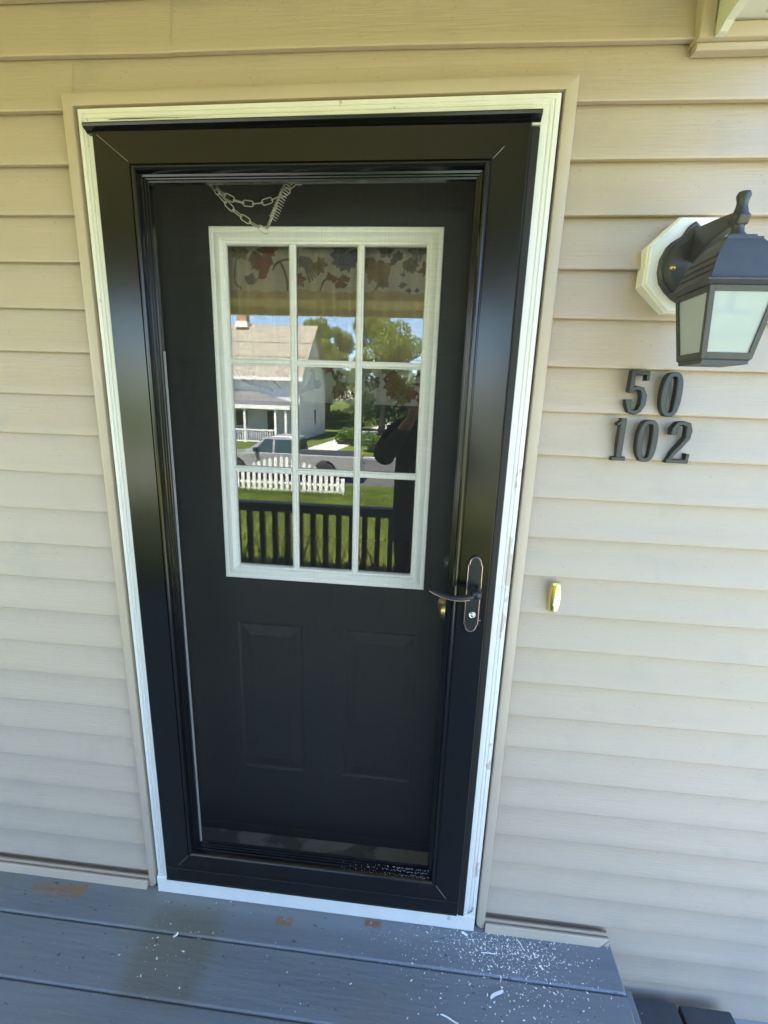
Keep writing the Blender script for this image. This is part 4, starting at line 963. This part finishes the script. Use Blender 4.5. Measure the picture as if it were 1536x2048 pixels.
def tree(name, x, y, z0, h, crown_r, m, label, seed, n=5000, size=.16, cz=.62, group='trees across the street'):
    g = np.random.default_rng(seed); t = tag(empty(name, (x, y, z0)), label, 'tree', group)
    th = h * cz; tr = MB(); bl = []
    tr.tube([(x, y, z0 - .1), (x + .05, y, z0 + h * .2), (x + g.normal(0, .1), y, z0 + th)], [h * .03, h * .024, h * .012], 8)
    for k in range(26):
        a = g.uniform(0, 6.28); e = g.uniform(-.95, 1); rr = crown_r * math.sqrt(1 - e * e * .8) * g.uniform(.35, .85)
        p = (x + rr * math.cos(a), y + rr * math.sin(a), z0 + th + e * (h - th) * .8)
        bl.append((*p, crown_r * g.uniform(.22, .42)))
        tr.tube([(x, y, z0 + h * g.uniform(.25, .5)), ((x + p[0]) / 2, (y + p[1]) / 2, (z0 + h * .45 + p[2]) / 2), p], [h * .011, h * .008, h * .003], 5)
    tr.build('trunk', M_bark, t, smooth=True)
    V, F = leaves(n, bl, size, seed); fast('crown', V, F, m, t)
    return t
tree('leafy_tree', -3.0, -38, -1.42, 10.4, 3.0, M_leafA, 'big light green tree right of the white house', 1, 18000, .115, .58)
tree('leafy_tree', -9.6, -47, -1.42, 11.4, 2.9, M_leafA, 'light green tree rising beside the white house gable', 2, 14000, .125, .60)
tree('leafy_tree', -20.5, -52, -1.42, 10.6, 3.6, M_leafB, 'dark green tree behind the white house chimney', 3, 5000, .24, .60)
tree('leafy_tree', 26, -45, -1.42, 11, 4.5, M_leafB, 'dark tree far along the street past the low house', 5, 4500, .26, .6)
tree('leafy_tree', 15.5, -58, -1.42, 9.5, 3.6, M_leafA, 'light green tree rising behind the low house', 4, 4500, .24, .6)
tree('leafy_tree', -34, -40, -1.42, 12, 5, M_leafA, 'light green tree at the far end of the street beyond the white house', 6, 4500, .26, .6)
hb = [(x + random.uniform(-.3, .3), -43 + random.uniform(-1.5, 1.5), -1.0 + random.uniform(0, 3.6), random.uniform(.8, 1.4)) for x in np.arange(-9.5, 3.5, .36)]
V, F = leaves(22000, hb, .12, 11); hg = tag(empty('hedge', (-3, -43, -1.42)), 'tall dark hedge closing the yards across the street', 'hedge'); fast('foliage', V, F, M_leafB, hg)
MB().tube([(-9, -43, -1.3), (3, -43, -1.3)], .08, 5).build('stem', M_bark, hg)
def bush(x, y, r, lab, seed):
    g = np.random.default_rng(seed); t = tag(empty('bush', (x, y, -1.42)), lab, 'bush', 'bushes across the street')
    bl = [(x + g.normal(0, r * .4), y + g.normal(0, r * .4), -1.42 + r * g.uniform(.4, 1.1), r * g.uniform(.35, .6)) for _ in range(9)]
    V, F = leaves(2200, bl, .10, seed); fast('foliage', V, F, M_leafC, t)
    s = MB()
    for b in bl[:5]: s.tube([(x, y, -1.45), b[:3]], [.03, .01], 5)
    s.build('stem', M_bark, t)
bush(-2.1, -25.2, .75, 'round bright green bush by the pale walk', 21); bush(-4.3, -28.5, .8, 'loose green bush nearest the white house wall', 22)
# overhead wires along the street
for k, (z, y) in enumerate(((4.3, -24.0), (3.6, -24.3))):
    wr = MB().tube([(xx, y, z + .00035 * (xx + 3) ** 2) for xx in np.linspace(-45, 40, 30)], .014, 5).build('overhead_wire', M_trimb)
    tag(wr, ('upper' if k == 0 else 'lower') + ' overhead wire strung along the street', 'wire', 'overhead wires')
for x in (-45, 40):
    up = tag(empty('utility_pole', (x, -24.1, -1.5)), 'brown wooden utility pole at the far %s of the street' % ('end beyond the white house' if x < 0 else 'end beyond the cream house'), 'pole', 'utility poles')
    MB().lathe([(.16, -1.5), (.12, 6.5)], x, -24.1, 10).build('pole_shaft', M_bark, up); box('cross_arm', x - .08, x + .08, -25, -23.2, 5.2, 5.35, M_bark, up)

# grass blades on the part of the lawn the glass shows, and tall weeds by the porch
def blades(n, xr, yr, h0, h1, m, name, lab, seed, wd=.006):
    g = np.random.default_rng(seed); x = g.uniform(*xr, n); y = g.uniform(*yr, n); z = np.array([gz(v_) for v_ in y]) - .01
    h = g.uniform(h0, h1, n); a = g.uniform(0, 6.28, n); ln = g.normal(0, .35, (n, 2)) * h[:, None]; w2 = wd * g.uniform(.7, 1.4, n)
    dx, dy = np.cos(a) * w2, np.sin(a) * w2
    p0 = np.stack([x - dx, y - dy, z], 1); p1 = np.stack([x + dx, y + dy, z], 1); p2 = np.stack([x + ln[:, 0], y + ln[:, 1], z + h], 1)
    V = np.stack([p0, p1, p2], 1).reshape(-1, 3)
    return tag(fast(name, V, np.arange(n * 3).reshape(-1, 3), m), lab, 'grass', kind='stuff')
M_blade = leaf_mat('grass_blades', (.165, .225, .035), .4)
blades(130000, (-6.5, 2.0), (-14.3, -3.0), .05, .12, M_blade, 'lawn_grass', 'sunlit green lawn grass mirrored in the door glass', 31, .007)
blades(16000, (-9.5, -1.2), (-11.15, -10.7), .08, .22, M_blade, 'fence_grass', 'longer grass along the foot of the picket fence', 32, .007)
blades(420, (-2.8, 1.3), (-3.0, -2.55), .25, .85, leaf_mat('weed_leaves', (.05, .08, .02), .25), 'tall_weeds', 'tall shaded weeds growing against the porch railing', 33, .012)
